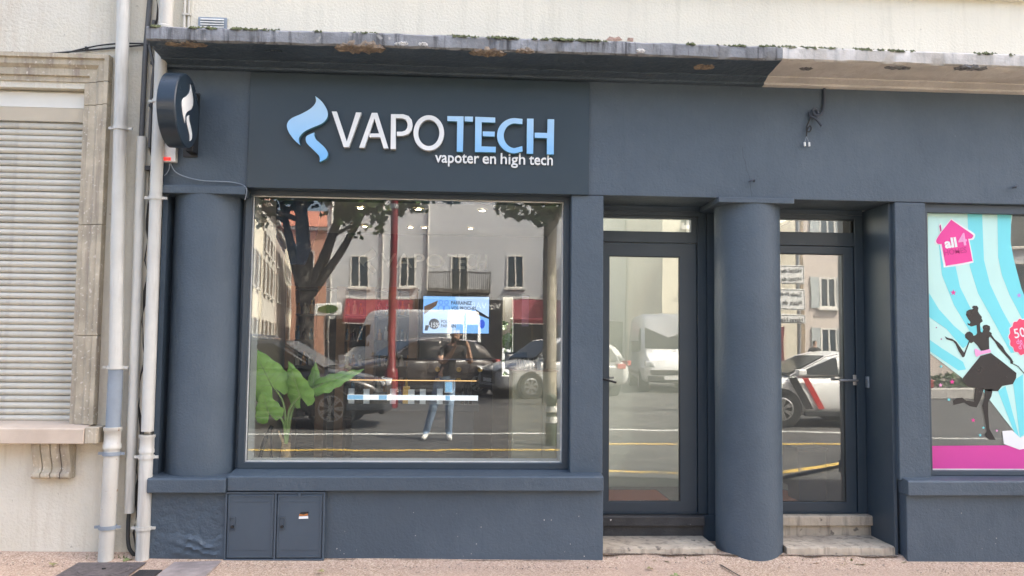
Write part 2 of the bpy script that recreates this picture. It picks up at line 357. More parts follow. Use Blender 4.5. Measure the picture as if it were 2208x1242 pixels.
# small things on the pavement at the foot of the wall
mh = thing('manhole_cover', 'round iron manhole cover in a square grey slab by the downpipe', 'manhole cover', (-2.42, -.38, gz(-2.42)))
g0 = gz(-2.42)
MB().prism_x([(-.62, g0), (-.14, g0), (-.14, g0+.006), (-.62, g0+.004)], -2.62, -2.16).build('slab', 'iron', mh)
MB().lathe([(0, .012), (.155, .012), (.16, .008), (.175, .008), (.175, .0)], (-2.37, -.33, g0), 36).build('lid', 'iron', mh, smooth=30)
MB().lathe([(0, .0175), (.014, .0175), (.014, .01)], (-2.37, -.33, g0), 10).build('lifting_hole', 'black', mh)
pv = tag(MB().box(-1.98, -1.66, -.5, -.09, gz(-1.8)-.02, gz(-1.8)+.009).build('paving_slab', 'paver', bevel=.004), 'pinkish grey stone slab let into the pavement beside the wall', 'paving slab')
tag(MB().box(-2.14, -1.99, -.55, -.32, gz(-2)-.02, gz(-2)+.007).build('asphalt_patch', 'asphalt_patch'), 'small black asphalt repair between manhole and stone slab', 'patch')
LEAFP = [(0, 0), (.25, .18), (.15, .38), (.42, .45), (.36, .7), (.1, .78), (0, 1.0), (-.1, .78), (-.36, .7), (-.42, .45), (-.15, .38), (-.25, .18)]
pm('dry_leaf', (.34, .30, .12), .8, .3, 30, .4, 60); pm('brown_leaf', (.33, .17, .06), .8, .3, 30, .4, 60); pm('green_leaf_fallen', (.22, .27, .10), .8, .3, 30)
lv = [(1.45, -.03, 'dry_leaf', .10, 'yellowish leaf lying first against the left doorstep'), (1.54, -.045, 'green_leaf_fallen', .11, 'greenish leaf lying second against the left doorstep'),
      (1.66, -.02, 'dry_leaf', .10, 'pale leaf near the right end of the left doorstep'), (2.62, -.05, 'brown_leaf', .12, 'orange brown leaf curled against the right doorstep'),
      (2.83, -.06, 'dry_leaf', .09, 'dull leaf on the pavement below the right doorstep'), (2.97, -.07, 'green_leaf_fallen', .12, 'greenish leaf near the right end of the right doorstep'),
      (3.30, -.02, 'green_leaf_fallen', .13, 'green leaf at the corner of the right hand plinth'), (1.36, -.22, 'dry_leaf', .06, 'small leaf on the pavement in front of the left doorstep'),
      (1.50, -.40, 'green_leaf_fallen', .08, 'greenish leaf on open pavement before the left door'), (-.93, -.36, 'dry_leaf', .07, 'small yellow leaf on the pavement before the meter cabinet'),
      (-2.75, -.22, 'dry_leaf', .07, 'small dry leaf on the pavement under the shuttered window'), (-2.30, -.10, 'green_leaf_fallen', .09, 'green leaf between the feet of the downpipes')]
for x, y, mt, sz, lab in lv:
    a = random.uniform(0, 6.28); q = MB(); vs = []
    for u, w in LEAFP:
        px, py = u*sz, (w-.5)*sz; vs.append((x+px*math.cos(a)-py*math.sin(a), y+(px*math.sin(a)+py*math.cos(a))*.8, gz(x)+.007+abs(u)*sz*.35+random.uniform(0, .006)))
    vs.append((x, y, gz(x)+.012)); q.add(vs, [(i, (i+1) % 12, 12) for i in range(12)])
    o = q.build('fallen_leaf', mt); sm = o.modifiers.new('solid', 'SOLIDIFY'); sm.thickness = .001
    tag(o, lab, 'leaf', 'fallen leaves at the doorsteps')

pm('brick_red', (.50, .33, .25), .9, .3, 30, .5, 60)
# ---------------------------------------------------------------- the shop building
SB = thing('shop_building', 'dark blue grey shopfront with two columns and two doors under cream upper storey', 'building', (0, .2, 0))
E = 11.0   # right end of the facade
# upper storey wall, and a shortened roof strip
q = MB(); q.box(-2.215, E, .0, .42, 3.78, 9.0); q.build('upper_wall', 'cream_wall', SB)
bx('string_course', 'cream_wall', SB, .9, E, -.06, .004, 4.345, 4.55, .01)
bx('string_course', 'cream_wall', SB, -2.2, .9, -.05, .004, 4.40, 4.56, .01)
bx('roof', 'interior_dark', SB, -12, E, .43, 1.3, 8.7, 8.9)  # unseen roof strip, cut short so sunlight reaches the space behind
# fascia above the shopfront
bx('fascia', 'navy', SB, -2.2, E, 0, .45, 2.725, 3.775, .006)
# cornice: painted length and bare length, profile swept along x with a worn edge
PR = [(.02, 3.595), (-.035, 3.597), (-.05, 3.60), (-.05, 3.617), (-.085, 3.620), (-.11, 3.632), (-.125, 3.634), (-.125, 3.643), (-.24, 3.650), (-.27, 3.657), (-.405, 3.664), (-.42, 3.676), (-.422, 3.752), (-.41, 3.765), (-.2, 3.785), (.02, 3.80)]
def sweep(name, x0, x1, mats, step=.035, amp=.0026, slant=0, front_k=1):
    n = max(2, int((x1-x0)/step)); q = MB(); P = len(PR)
    for i in range(n+1):
        x = x0+(x1-x0)*i/n
        for j, (y, z) in enumerate(PR):
            w = amp*(1.0 if j >= 10 else .35)
            xx = x+(slant*(y+.42) if i in (0, n) else 0)
            q.v.append((xx, y+w*.7*noise1(x*2.1+j*.4, j)+(.003*noise1(x*.25) if j > 8 else 0), z+w*.6*noise1(x*2.7, j*1.3)+(.0015*noise1(x*.2, 2) if j > 8 else 0)))
    for i in range(n):
        for j in range(P-1): q.f.append((i*P+j, i*P+P+j, i*P+P+j+1, i*P+j+1)); q.k.append(1 if j >= 10 else 0)
    q.f += [tuple(range(P)), tuple(n*P+j for j in reversed(range(P)))]; q.k += [0, 0]
    return q.build(name, mats, SB, smooth=35)
cor = sweep('cornice', -2.205, 2.285, ['navy_rough', 'concrete_worn'])
tag(cor, 'worn cornice painted dark blue below with crumbling grey edge')
cor2 = sweep('cornice', 2.287, E, ['plaster_beige', 'concrete_pale'])
tag(cor2, 'bare beige length of the cornice on the right')
def prof_pt(s):   # point along the under-profile, s in 0..1 from wall (0) to front top (1)
    seg = PR[1:13]; L = [0]
    for a, b in zip(seg, seg[1:]): L.append(L[-1]+math.hypot(b[0]-a[0], b[1]-a[1]))
    t = s*L[-1]
    for i in range(len(seg)-1):
        if t <= L[i+1]+1e-9:
            f = (t-L[i])/(L[i+1]-L[i]); return seg[i][0]+(seg[i+1][0]-seg[i][0])*f, seg[i][1]+(seg[i+1][1]-seg[i][1])*f
    return seg[-1]
def spall(xc, w, s0, s1, mat='spall', par=cor, proud=.006, seed=0):
    rnd = random.Random(seed); q = MB(); nx, ns = 16, 7
    sc, sh = (s0+s1)/2, (s1-s0)/2
    for i in range(nx+1):
        u = -1+2*i/nx; hgt = max(.04, math.sqrt(max(0, 1-abs(u)**2.6)))*(1+.28*rnd.uniform(-1, 1)); shift = .25*rnd.uniform(-1, 1)
        for j in range(ns+1):
            s = sc+sh*(hgt*(-1+2*j/ns)+shift*.4); y, z = prof_pt(max(.02, min(.985, s)))
            edge = 0 if (j in (0, ns) or i in (0, nx)) else 1
            d = .002+edge*(proud+proud*1.2*rnd.uniform(-1, 1))
            q.v.append((xc+u*w/2+rnd.uniform(-.006, .006), y-d*.75, z-d*.7))
    for i in range(nx):
        for j in range(ns): q.f.append((i*(ns+1)+j, (i+1)*(ns+1)+j, (i+1)*(ns+1)+j+1, i*(ns+1)+j+1)); q.k.append(0)
    return q.build('broken_patch', mat, par)
spall(-.74, .36, .60, .93, seed=1); spall(.16, .27, .62, .86, seed=2); spall(1.76, .15, .40, .60, seed=3); spall(-1.95, .30, .62, .80, seed=4)
spall(-1.36, .13, .55, .63, 'navy_smooth', seed=5); spall(.42, .14, .78, .88, seed=6); spall(1.25, .06, .86, .93, 'concrete_pale', seed=7)
spall(3.18, .20, .62, .76, 'concrete_worn', cor2, seed=8); spall(3.72, .26, .66, .84, 'concrete_worn', cor2, seed=9); spall(2.52, .10, .5, .6, 'concrete_worn', cor2, seed=10)
spall(-.45, .10, .86, .92, 'concrete_pale', seed=12); spall(-.30, .07, .86, .92, 'concrete_pale', seed=13)
def moss(x0, x1, par, n):
    q = MB()
    for i in range(n):
        x = random.uniform(x0, x1)
        if noise1(x*1.1, 1.5)+noise1(x*.4, .3) < -.3: continue
        for k in range(6):
            a = random.uniform(0, .035); r = random.uniform(.009, .026); cx = x+random.uniform(-.03, .03); cy_ = -.418+a; cz = 3.758+a*.3
            q.add([(cx+r*random.uniform(.7, 1.3)*math.cos(t*1.05), cy_+r*.8*math.sin(t*1.05), cz-.006+random.uniform(-.006, .006)) for t in range(6)]+[(cx, cy_, cz+r*random.uniform(.5, 1.0))], [(i_, (i_+1) % 6, 6) for i_ in range(6)])
    tag(q.build('moss', 'moss', par), kind='stuff')
moss(-2.15, 2.28, cor, 210); moss(2.3, 5.2, cor2, 120)

for pts_ in ([(1.07, 3.925), (1.10, 3.955), (1.14, 3.945), (1.17, 3.958), (1.20, 3.93), (1.15, 3.918)], [(1.235, 3.925), (1.24, 3.950), (1.285, 3.948), (1.28, 3.92)]): MB().prism_y(pts_, -.0035, .001).build('brick_patch', 'brick_red', SB)
# walls of the shopfront, behind and between the openings
bx('plinth', 'navy', SB, -1.632, 1.056, -.05, .40, -.1, .535, .008)
MB().prism_x([(-.10, .535), (.20, .535), (.20, .662), (.09, .662), (-.085, .643), (-.10, .634)], -1.640, 1.050).build('plinth_sill', 'navy', SB, bevel=.006)
bx('corner_plinth', 'navy_rough', SB, -2.20, -1.636, -.07, .40, -.1, .525, .008)
MB().prism_x([(-.125, .525), (.20, .525), (.20, .640), (-.11, .628), (-.125, .62)], -2.185, -1.644).build('plinth_sill', 'navy', SB, bevel=.006)
# uneven plaster repair on the corner plinth
q = MB(); nx, nz = 22, 10; rnd = random.Random(3)
for i in range(nx+1):
    for j in range(nz+1):
        u, v_ = i/nx, j/nz; e_ = min(u, 1-u, v_, 1-v_)*4; d = min(1, e_)*(.008+.008*noise1(u*1.6+v_*2.4, 1)+.006*rnd.uniform(-1, 1))
        q.v.append((-2.06+u*.42, -.0725-max(0, d), .06+v_*.16+.02*noise1(u*.9)*(v_)))
for i in range(nx):
    for j in range(nz): q.f.append((i*(nz+1)+j, (i+1)*(nz+1)+j, (i+1)*(nz+1)+j+1, i*(nz+1)+j+1)); q.k.append(0)
q.build('plaster_repair', 'navy', SB, smooth=60)
bx('back_wall', 'navy', SB, -2.20, -1.625, .16, .40, .5, 2.73)
bx('pilaster', 'navy', SB, .815, 1.058, 0, .52, .645, 2.723, .006)
bx('reveal', 'navy', SB, -2.20, -2.165, .02, .158, .63, 2.72)
bx('post', 'navy', SB, 3.325, 3.568, 0, .52, .60, 2.722, .006)
bx('plinth', 'navy', SB, 3.352, E, -.035, .52, -.1, .50, .008)
MB().prism_x([(-.085, .50), (.12, .50), (.12, .628), (.06, .628), (-.07, .612), (-.085, .602)], 3.342, E).build('plinth_sill', 'navy', SB, bevel=.006)
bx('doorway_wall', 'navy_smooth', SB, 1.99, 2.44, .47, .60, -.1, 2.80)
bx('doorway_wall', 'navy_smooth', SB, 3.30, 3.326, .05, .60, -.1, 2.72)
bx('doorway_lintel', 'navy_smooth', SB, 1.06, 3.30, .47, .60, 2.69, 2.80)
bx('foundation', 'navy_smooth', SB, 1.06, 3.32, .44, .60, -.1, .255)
# columns with square capitals
def column(x, y, r, z0, z1, cap):
    q = MB(); n, m_ = 48, 60
    for i in range(m_+1):
        z = z0+(z1-z0)*i/m_
        for j in range(n):
            a = 2*math.pi*j/n; rr = r*(1+.0035*math.sin(z*5+a*2+1)+.0025*math.sin(z*13+a*3)+.0012*math.sin(z*27+a*7))
            q.v.append((x+rr*math.cos(a), y+rr*math.sin(a), z))
    for i in range(m_):
        for j in range(n): k_ = (j+1) % n; q.f.append((i*n+j, i*n+k_, i*n+n+k_, i*n+n+j)); q.k.append(0)
    c = q.build('column', 'navy', SB, smooth=60)
    MB().box(*cap).build('capital', 'navy', c, bevel=.006)
    return c
column(-1.905, .19, .252, .60, 2.67, (-2.20, -1.592, -.062, .45, 2.662, 2.7225))
column(2.228, .20, .250, -.05, 2.69, (1.925, 2.512, -.055, .46, 2.682, 2.7235))
# big shop window
W1 = tag(MB().box(-1.63, .815, .18, .30, .60, .655).build('shop_window', 'navy_smooth', SB), 'large display window with dark frame reflecting the street')
frame_xz('frame', 'frame_navy', W1, -1.622, .814, .663, 2.735, .046, .09, .20)
frame_xz('glazing_bead', 'sealant', W1, -1.5755, .7675, .7095, 2.6885, .009, .128, .134, 0)
bx('glass_pane', 'shop_glass', W1, -1.574, .766, .136, .146, .711, 2.687)
bx('transom_soffit', 'navy_smooth', W1, -1.62, .81, .205, .40, 2.70, 2.90)
bx('inner_reveal', 'interior_white', W1, -1.628, -1.578, .202, .40, .66, 2.70)
bx('inner_reveal', 'interior_white', W1, .768, .812, .202, .40, .66, 2.70)
bx('inner_sill', 'interior_white', W1, -1.577, .767, .202, .42, .62, .700)
# doors
def door(x0, x1, gx0, gx1, gz0, gz1, tx0, tx1, tz0, tz1, lab, gm='door_glass'):
    d = tag(bx('door', 'frame_navy', SB, x0, x1, .52, .56, 2.655, 2.69), lab)
    # outer frame
    MB().ring_y([(x0, .262), (x1, .262), (x1, 2.688), (x0, 2.688)], [(x0+.035, .27), (x1-.075, .27), (x1-.075, 2.65), (x0+.035, 2.65)], .46, .54).build('frame', 'frame_navy', d, bevel=.003)
    MB().ring_y([(x0+.036, 2.432), (x1-.076, 2.432), (x1-.076, 2.649), (x0+.036, 2.649)], [(tx0, tz0), (tx1, tz0), (tx1, tz1), (tx0, tz1)], .468, .53).build('transom_frame', 'frame_navy', d, bevel=.003)
    bx('transom_pane', gm, d, tx0-.004, tx1+.004, .49, .496, tz0-.004, tz1+.004)
    MB().ring_y([(x0+.038, .264), (x1-.079, .264), (x1-.079, 2.428), (x0+.038, 2.428)], [(gx0, gz0), (gx1, gz0), (gx1, gz1), (gx0, gz1)], .474, .53).build('leaf', 'frame_navy', d, bevel=.004)
    frame_xz('glazing_bead', 'black', d, gx0-.001, gx1+.001, gz0-.001, gz1+.001, .006, .484, .489, 0)
    bx('glass_pane', gm, d, gx0-.003, gx1+.003, .49, .497, gz0-.003, gz1+.003)
    return d
D1 = door(1.062, 1.985, 1.187, 1.766, .353, 2.317, 1.125, 1.860, 2.522, 2.629, 'left glazed door beside the big window', 'veiled_glass')
D2 = door(2.445, 3.298, 2.545, 3.131, .349, 2.362, 2.50, 3.222, 2.542, 2.646, 'right glazed door with silver lever handle')
MB().tube(curve([(1.125, .474, 1.325), (1.125, .43, 1.325), (1.15, .41, 1.322), (1.235, .40, 1.300)], (), 5, False), .009, 8).build('handle', 'black', D1, smooth=True)
MB().tube(curve([(1.14, .54, 1.33), (1.16, .60, 1.33), (1.25, .60, 1.33)], (), 5, False), .009, 8).build('handle', 'black', D1, smooth=True)
h2 = MB().tube(curve([(3.215, .474, 1.332), (3.215, .43, 1.332), (3.19, .415, 1.332), (3.06, .41, 1.331)], (), 5, False), .010, 8).build('handle', 'metal', D2, smooth=True)
MB().box(3.198, 3.232, .462, .4735, 1.290, 1.375).build('lock_plate', 'metal', D2, bevel=.003)
# doorsteps
def steps(x0, x1, mat1, mat2, xa):
    MB().prism_x([(.385, .180), (.47, .180), (.47, .258), (.395, .258), (.385, .250)], x0, x1).build('door_step', mat1, SB, bevel=.005)
    bx('step_riser', mat2, SB, x0, x1-.004, .415, .47, .06, .179, .003)
    q = MB(); n = 40
    for i in range(n+1):
        x = x0+(xa-x0)*i/n; w = .003*noise1(x*3.1, x0); w2 = .004*noise1(x*5.3, 1)
        for y, z in ((.41, -.1), (.41, .100), (.06+w*.4, .099+w2*.2), (.035+w, .090+w2), (.03+w*1.3, .045), (.05+w, -.1)): q.v.append((x, y, z))
    for i in range(n):
        for j in range(5): q.f.append((i*6+j, i*6+6+j, i*6+7+j, i*6+j+1)); q.k.append(0)
    q.f += [tuple(range(6)), tuple(n*6+j for j in reversed(range(6)))]; q.k += [0, 0]
    q.build('door_step', 'step_stone', SB, smooth=35)
steps(1.060, 1.940, 'step_dark', 'step_dark', 1.925)
steps(2.46, 3.318, 'step_stone', 'step_stone', 3.295)
# hairline crack and paint chips
pts_ = [(2.13, 3.12), (2.135, 3.05), (2.155, 3.0), (2.16, 2.95), (2.185, 2.89), (2.19, 2.82), (2.20, 2.74)]
q = MB()
for (a, b), (c_, d) in zip(pts_, pts_[1:]): q.add([(a-.0016, -.0008, b), (a+.0016, -.0008, b), (c_+.0016, -.0008, d), (c_-.0016, -.0008, d)], [(0, 1, 2, 3)])
q.build('crack', 'frame_navy', SB)
q = MB(); rc = random.Random(4)
for i in range(34):
    x, z, y = rc.uniform(-.9, 1.0), rc.uniform(.05, .5)**1.4+.03, -.0515
    if i > 24: x, z, y = rc.uniform(3.5, 4.4), rc.uniform(.05, .4), -.0365
    r = rc.uniform(.0015, .005)*(1.5 if rc.random() < .15 else 1); q.add([(x+r*rc.uniform(.5, 1.2)*math.cos(k*1.05), y, z+r*rc.uniform(.5, 1.2)*math.sin(k*1.05)) for k in range(6)], [tuple(range(6))])
tag(q.build('paint_chips', 'concrete_pale', SB), kind='stuff')
# right hand shop window
W3 = tag(MB().box(3.57, E, .13, .30, .58, .63).build('shop_window', 'navy_smooth', SB), 'right hand display window covered with coloured film')
MB().ring_y([(3.570, .63), (E-.01, .63), (E-.01, 2.724), (3.570, 2.724)], [(3.612, .665), (E-.05, .665), (E-.05, 2.657), (3.612, 2.657)], .05, .16).build('frame', 'navy_smooth', W3, bevel=.003)
bx('glass_pane', 'shop_glass', W3, 3.608, E-.04, .100, .108, .660, 2.662)
bx('glazing_bead', 'sealant', W3, 3.613, E-.05, .092, .099, .666, .674)
# rooms behind the glass
bx('inner_floor', 'floor_tile', SB, -2.19, 1.03, .41, 3.9, .14, .25)
bx('inner_ceiling', 'interior_white', SB, -2.19, 1.07, .43, 3.9, 2.905, 3.05)
bx('side_wall', 'interior_white', SB, -2.20, -2.10, .41, 3.98, .2, 2.95)
bx('partition', 'interior_white', SB, 1.035, 1.058, .53, 3.98, .2, 2.95)
q = MB()
q.box(-2.10, .49, 3.9, 3.98, .25, 2.95); q.box(.63, 1.035, 3.9, 3.98, .25, 2.95); q.box(.49, .63, 3.9, 3.98, .25, 1.2); q.box(.49, .63, 3.9, 3.98, 2.17, 2.95)
q.build('inner_back_wall', 'interior_wall', SB)
frame_xz('back_window_frame', 'interior_white', SB, .485, .635, 1.195, 2.175, .012, 3.88, 3.985)
bx('vestibule_floor', 'floor_tile', SB, 1.06, 3.33, .561, 2.2, .14, .255)
bx('vestibule_beam', 'interior_white', SB, 1.06, 3.33, .561, .75, 2.82, 2.9)
bx('added_frosted_partition', 'added_frosted_panel', SB, 1.06, 2.2, 1.75, 1.77, .25, 2.82)  # added translucent wall passing yard daylight, to make the left doorway pale
bx('added_frosted_partition', 'added_frosted_dim', SB, 2.2, 3.33, 2.0, 2.02, .25, 2.82)  # same added daylight wall behind the right door, dimmer
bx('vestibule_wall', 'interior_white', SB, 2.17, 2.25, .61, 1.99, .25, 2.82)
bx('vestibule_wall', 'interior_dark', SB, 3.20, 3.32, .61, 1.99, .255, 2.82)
for k in range(3): frame_xz('wall_panel', 'interior_white', SB, 2.30+k*.29, 2.56+k*.29, .38, 1.1+.0*k, .035, 1.975, 1.999)
bx('neighbour_shop_floor', 'floor_tile', SB, 3.34, E, .53, 3.9, .14, .25); bx('neighbour_shop_ceiling', 'interior_white', SB, 3.34, E, .53, 3.9, 2.9, 3.0)
bx('neighbour_shop_back_wall', 'interior_wall', SB, 3.34, E, 3.9, 3.98, .25, 2.9)
vg = tag(bx('vent_grille', 'pipe_grey', SB, -1.985, -1.775, -.018, .0, 3.90, 3.995, .003), 'grey louvred vent just above the cornice')
for k in range(4): MB().prism_x([(-.030, 3.912+k*.019), (-.019, 3.922+k*.019), (-.019, 3.926+k*.019), (-.030, 3.917+k*.019)], -1.965, -1.795).build('louvre', 'white_plastic', vg)

# ---------------------------------------------------------------- the cream building on the left
NB = thing('neighbour_house', 'cream rendered house on the left with a closed roller shutter', 'building', (-4, .2, 0))
q = MB(); X0 = -12
q.box(X0, -2.225, .0, .4, 3.43, 9.0); q.box(-2.782, -2.225, .0, .4, -.1, 3.43); q.box(X0, -4.9, .0, .4, -.1, 3.43); q.box(-4.9, -2.782, .0, .4, -.1, .985)
q.build('wall', 'cream_old', NB)
bx('base_course', 'concrete_pale', NB, X0, -2.56, -.022, .01, -.1, .058, .008)
# moulded stone surround: head and right jamb (left jamb lies out of frame)
JP = [(0, .0), (-.075, .0), (-.075, .03), (-.055, .036), (-.055, .075), (-.03, .10), (-.03, .150), (-.012, .156), (-.012, .192), (.12, .192)]
SR = tag(MB().prism_x([(y, 3.668-d) for y, d in JP]+[(.12, 3.668)], -4.95, -2.602).build('window_surround', 'stone', NB), 'weathered moulded stone window surround')
for z0, z1 in ((.992, 1.62), (1.624, 2.42), (2.424, 3.30), (3.304, 3.47)):
    q = MB(); P = [(-2.592-d, y) for y, d in JP]+[(-2.592, .12)]; n = len(P)
    for z in (z0, z1): q.v += [(x, y, z) for x, y in P]
    q.f += [tuple(range(n)), tuple(n+i for i in reversed(range(n)))]; q.k += [0, 0]
    for i in range(n): j = (i+1) % n; q.f.append((i, n+i, n+j, j)); q.k.append(0)
    q.build('jamb_block', 'stone', SR, bevel=.003)
q = MB(); P = [(-2.592-d, y-.001) for y, d in JP]; n = len(P)
for k_, z in enumerate((3.474, None)):
    for (x, y), (yy, d) in zip(P, JP): q.v.append((x, y, z if z else 3.668-d))
for i in range(n-1): q.f.append((i, i+1, n+i+1, n+i)); q.k.append(0)
q.f.append((0, n, n-1+n, n-1)); q.k.append(0)
q.build('jamb_block', 'stone', SR)
RS = tag(bx('roller_shutter', 'shutter_dusty', NB, -4.9, -2.79, .165, .19, .99, 3.43), 'closed cream roller shutter')
MB().prism_x([(.06, 3.300), (.16, 3.300), (.16, 3.425), (.075, 3.425), (.06, 3.410)], -4.9, -2.796).build('shutter_box', 'shutter_box', RS)
MB().prism_x([(.062, 3.2985), (.16, 3.2985), (.16, 3.215), (.13, 3.215)], -4.9, -2.798).build('shutter_hood', 'shutter_box', RS)
bx('guide_rail', 'shutter', RS, -2.815, -2.785, .085, .16, .99, 3.21, .003)
nsl = 47; zz0, zz1 = .995, 3.205; hh = (zz1-zz0)/nsl
sm_ = None
for i in range(nsl):
    z = zz0+i*hh; jit = random.uniform(-.0015, .0015)
    if sm_ is None:
        prof = [(.150, z+.001)]+[(.150-.014*math.sin(math.pi*(k+.35)/7.4)**.8, z+.002+(hh-.006)*k/7) for k in range(8)]+[(.150, z+hh-.003)]
        sm_ = MB().prism_x(prof, -4.88, -2.817).build('slat', 'shutter', RS, smooth=50)
    else:
        o = sm_.copy(); COL.objects.link(o); o.parent = RS; o.location = (0, jit*1.5, i*hh+random.uniform(-.0012, .0012)); o.rotation_euler = (0, random.uniform(-.0006, .0006), 0)
        if i % 5 in (1, 3) or i in (40, 41, 34, 27): o.material_slots[0].link = 'OBJECT'; o.material_slots[0].material = MATS['shutter_dusty']
SI = tag(MB().prism_x([(-.165, .868), (.16, .868), (.16, 1.0), (-.02, .992), (-.155, .978), (-.165, .970)], -5.0, -2.612).build('window_sill', 'sill_stone', NB, bevel=.006), 'pale veined stone window sill')
bx('sill_end', 'stone', NB, -2.610, -2.528, -.16, .02, .870, .982, .006)
# scroll corbel with four flutes
CB = MB()
for k in range(4):
    xa = -3.0+k*.0665; pr = [(.0, .866), (-.105, .866), (-.100, .82), (-.080, .76), (-.060, .70), (-.066, .665), (-.085, .655), (-.088, .628), (-.06, .612), (.0, .612)]
    CB.prism_x(curve(pr, (0, 1, 9), 4), xa+.003, xa+.0635)
CB.build('corbel', 'stone', NB, smooth=35, bevel=.004)
bx('corbel_back', 'stone', NB, -3.004, -2.730, -.03, .0, .618, .866)
# grimy joint strip between the two buildings
q = MB()
n = 60
for i in range(n+1):
    z = 9*i/n*.5; q.v += [(-2.30+.008*noise1(z*1.3), -.0035, z), (-2.292+.012*noise1(z*1.7, 2), -.0035, z)]
for i in range(n): q.f.append((2*i, 2*i+1, 2*i+3, 2*i+2)); q.k.append(0)
q.build('crack', 'dark_gap', NB)

# ---------------------------------------------------------------- pipes and cables
def clip(parent, x, y, z, r, mat):
    MB().lathe([(r, -.013), (r+.007, -.013), (r+.007, .013), (r, .013)], (x, y, z), 18).build('pipe_clip', mat, parent, smooth=40)
    bx('clip_lug', mat, parent, x-r-.035, x-r+.0, y-.008, y+.008, z-.009, z+.009); bx('clip_lug', mat, parent, x+r, x+r+.035, y-.008, y+.008, z-.009, z+.009)
P1 = thing('downpipe', 'cream downpipe with grey middle section beside the shuttered window', 'downpipe', (-2.455, -.09, .05))
MB().tube([(-2.503, -.09, 9), (-2.500, -.09, 4.06), (-2.470, -.09, 2.3), (-2.445, -.09, 1.38)], .046, 20).build('upper_pipe', 'pipe_white', P1, smooth=60)
MB().tube([(-2.443, -.09, 1.385), (-2.446, -.09, .95)], .050, 20).build('middle_pipe', 'pipe_grey', P1, smooth=60)
MB().lathe([(.05, 0), (.062, 0), (.062, .03), (.056, .035), (.056, .12), (.062, .125), (.062, .15), (.05, .15)], (-2.447, -.09, .83), 20).build('socket', 'pipe_iron', P1, smooth=50)
MB().tube([(-2.447, -.09, .84), (-2.452, -.09, .4), (-2.458, -.09, .03)], .052, 20).build('lower_pipe', 'pipe_iron', P1, smooth=60)
clip(P1, -2.448, -.09, .795, .054, 'pipe_grey'); clip(P1, -2.454, -.09, .285, .054, 'pipe_grey'); clip(P1, -2.482, -.09, 3.12, .048, 'pipe_white'); clip(P1, -2.446, -.09, 1.40, .050, 'pipe_white')
P2 = thing('downpipe', 'whitish downpipe running down the corner of the dark shopfront', 'downpipe', (-2.225, -.075, .05))
MB().tube([(-2.222, -.075, 3.74), (-2.219, -.075, 2.6), (-2.213, -.075, .95)], .043, 20).build('upper_pipe', 'pipe_white', P2, smooth=60)
MB().lathe([(.043, 0), (.052, 0), (.052, .02), (.049, .03), (.049, .10), (.055, .11), (.055, .125), (.043, .125)], (-2.213, -.075, .80), 20).build('socket', 'pipe_white', P2, smooth=50)
MB().tube([(-2.213, -.075, .82), (-2.214, -.075, .02)], .046, 20).build('lower_pipe', 'pipe_white', P2, smooth=60)
clip(P2, -2.213, -.075, .77, .047, 'pipe_white'); clip(P2, -2.214, -.075, .275, .047, 'pipe_white'); clip(P2, -2.22, -.075, 3.33, .044, 'pipe_white'); clip(P2, -2.219, -.075, 2.62, .044, 'pipe_white')
P3 = thing('downpipe', 'cream cast pipe standing on the left end of the cornice', 'downpipe', (-2.195, -.10, 3.76))
MB().tube([(-2.19, -.10, 3.80), (-2.19, -.10, 9)], .050, 20).build('pipe', 'pipe_iron', P3, smooth=60)
MB().lathe([(.05, .10), (.066, .09), (.068, .05), (.058, .03), (.072, .02), (.072, .0), (.05, .0)], (-2.19, -.10, 3.785), 20).build('socket', 'pipe_iron', P3, smooth=50)
P4 = thing('conduit', 'pale grey plastic cable trunking between the two downpipes', 'conduit', (-2.34, -.03, .36))
MB().tube([(-2.353, -.03, 3.075), (-2.332, -.03, .37)], .035, 14).build('cover', 'pipe_white', P4, smooth=60)
bx('strap', 'black', P4, -2.312, -2.27, -.055, .0, 2.83, 2.86)
P5 = thing('cable_bundle', 'dark vertical cable pipe between the two buildings', 'cable', (-2.36, -.03, 3.0))
MB().tube([(-2.355, -.03, 3.05), (-2.352, -.03, 3.7), (-2.335, -.03, 4.1), (-2.335, -.03, 9)], .019, 10).build('pipe', 'pipe_dark', P5, smooth=60)
MB().tube([(-2.30, -.02, 3.00), (-2.297, -.02, 3.5), (-2.285, -.03, 3.60), (-2.32, -.04, 3.74), (-2.30, -.03, 3.95)], .012, 8).build('cable', 'pipe_dark', P5, smooth=60)
MB().tube([(-2.275, -.02, 2.9), (-2.272, -.02, 2.0), (-2.262, -.02, .45)], .010, 8).build('cable', 'pipe_dark', P5, smooth=60)
MB().tube(curve([(-2.335, -.03, .38), (-2.335, -.035, .25), (-2.32, -.04, .13), (-2.27, -.03, .07), (-2.24, -.01, .10)], (), 6, False), .014, 8).build('cable', 'cable', P5, smooth=60)
for z in (3.30, 3.62): bx('saddle', 'black', P5, -2.31, -2.265, -.04, .0, z, z+.02)
P6 = thing('thin_pipe', 'thin cream pipe beside the cast pipe above the cornice', 'pipe', (-2.05, -.02, 3.80))
MB().tube([(-2.085, -.02, 3.79), (-2.085, -.02, 9)], .012, 8).build('pipe', 'pipe_iron', P6, smooth=60)
MB().tube([(-2.055, -.015, 3.79), (-2.055, -.015, 9)], .008, 8).build('pipe', 'pipe_iron', P6, smooth=60)
bx('clip', 'pipe_iron', P6, -2.10, -2.04, -.034, .0, 4.00, 4.015)
CA = thing('wall_cable', 'black cable running along the cream wall above the shuttered window', 'cable', (-3.2, -.01, 3.7))
MB().tube(curve([(-5, -.015, 3.66), (-3.4, -.015, 3.665), (-3.1, -.018, 3.675), (-2.8, -.02, 3.71), (-2.60, -.02, 3.735), (-2.42, -.03, 3.755), (-2.22, -.06, 3.765)], (), 6, False), .007, 8).build('cable', 'cable', CA, smooth=60)
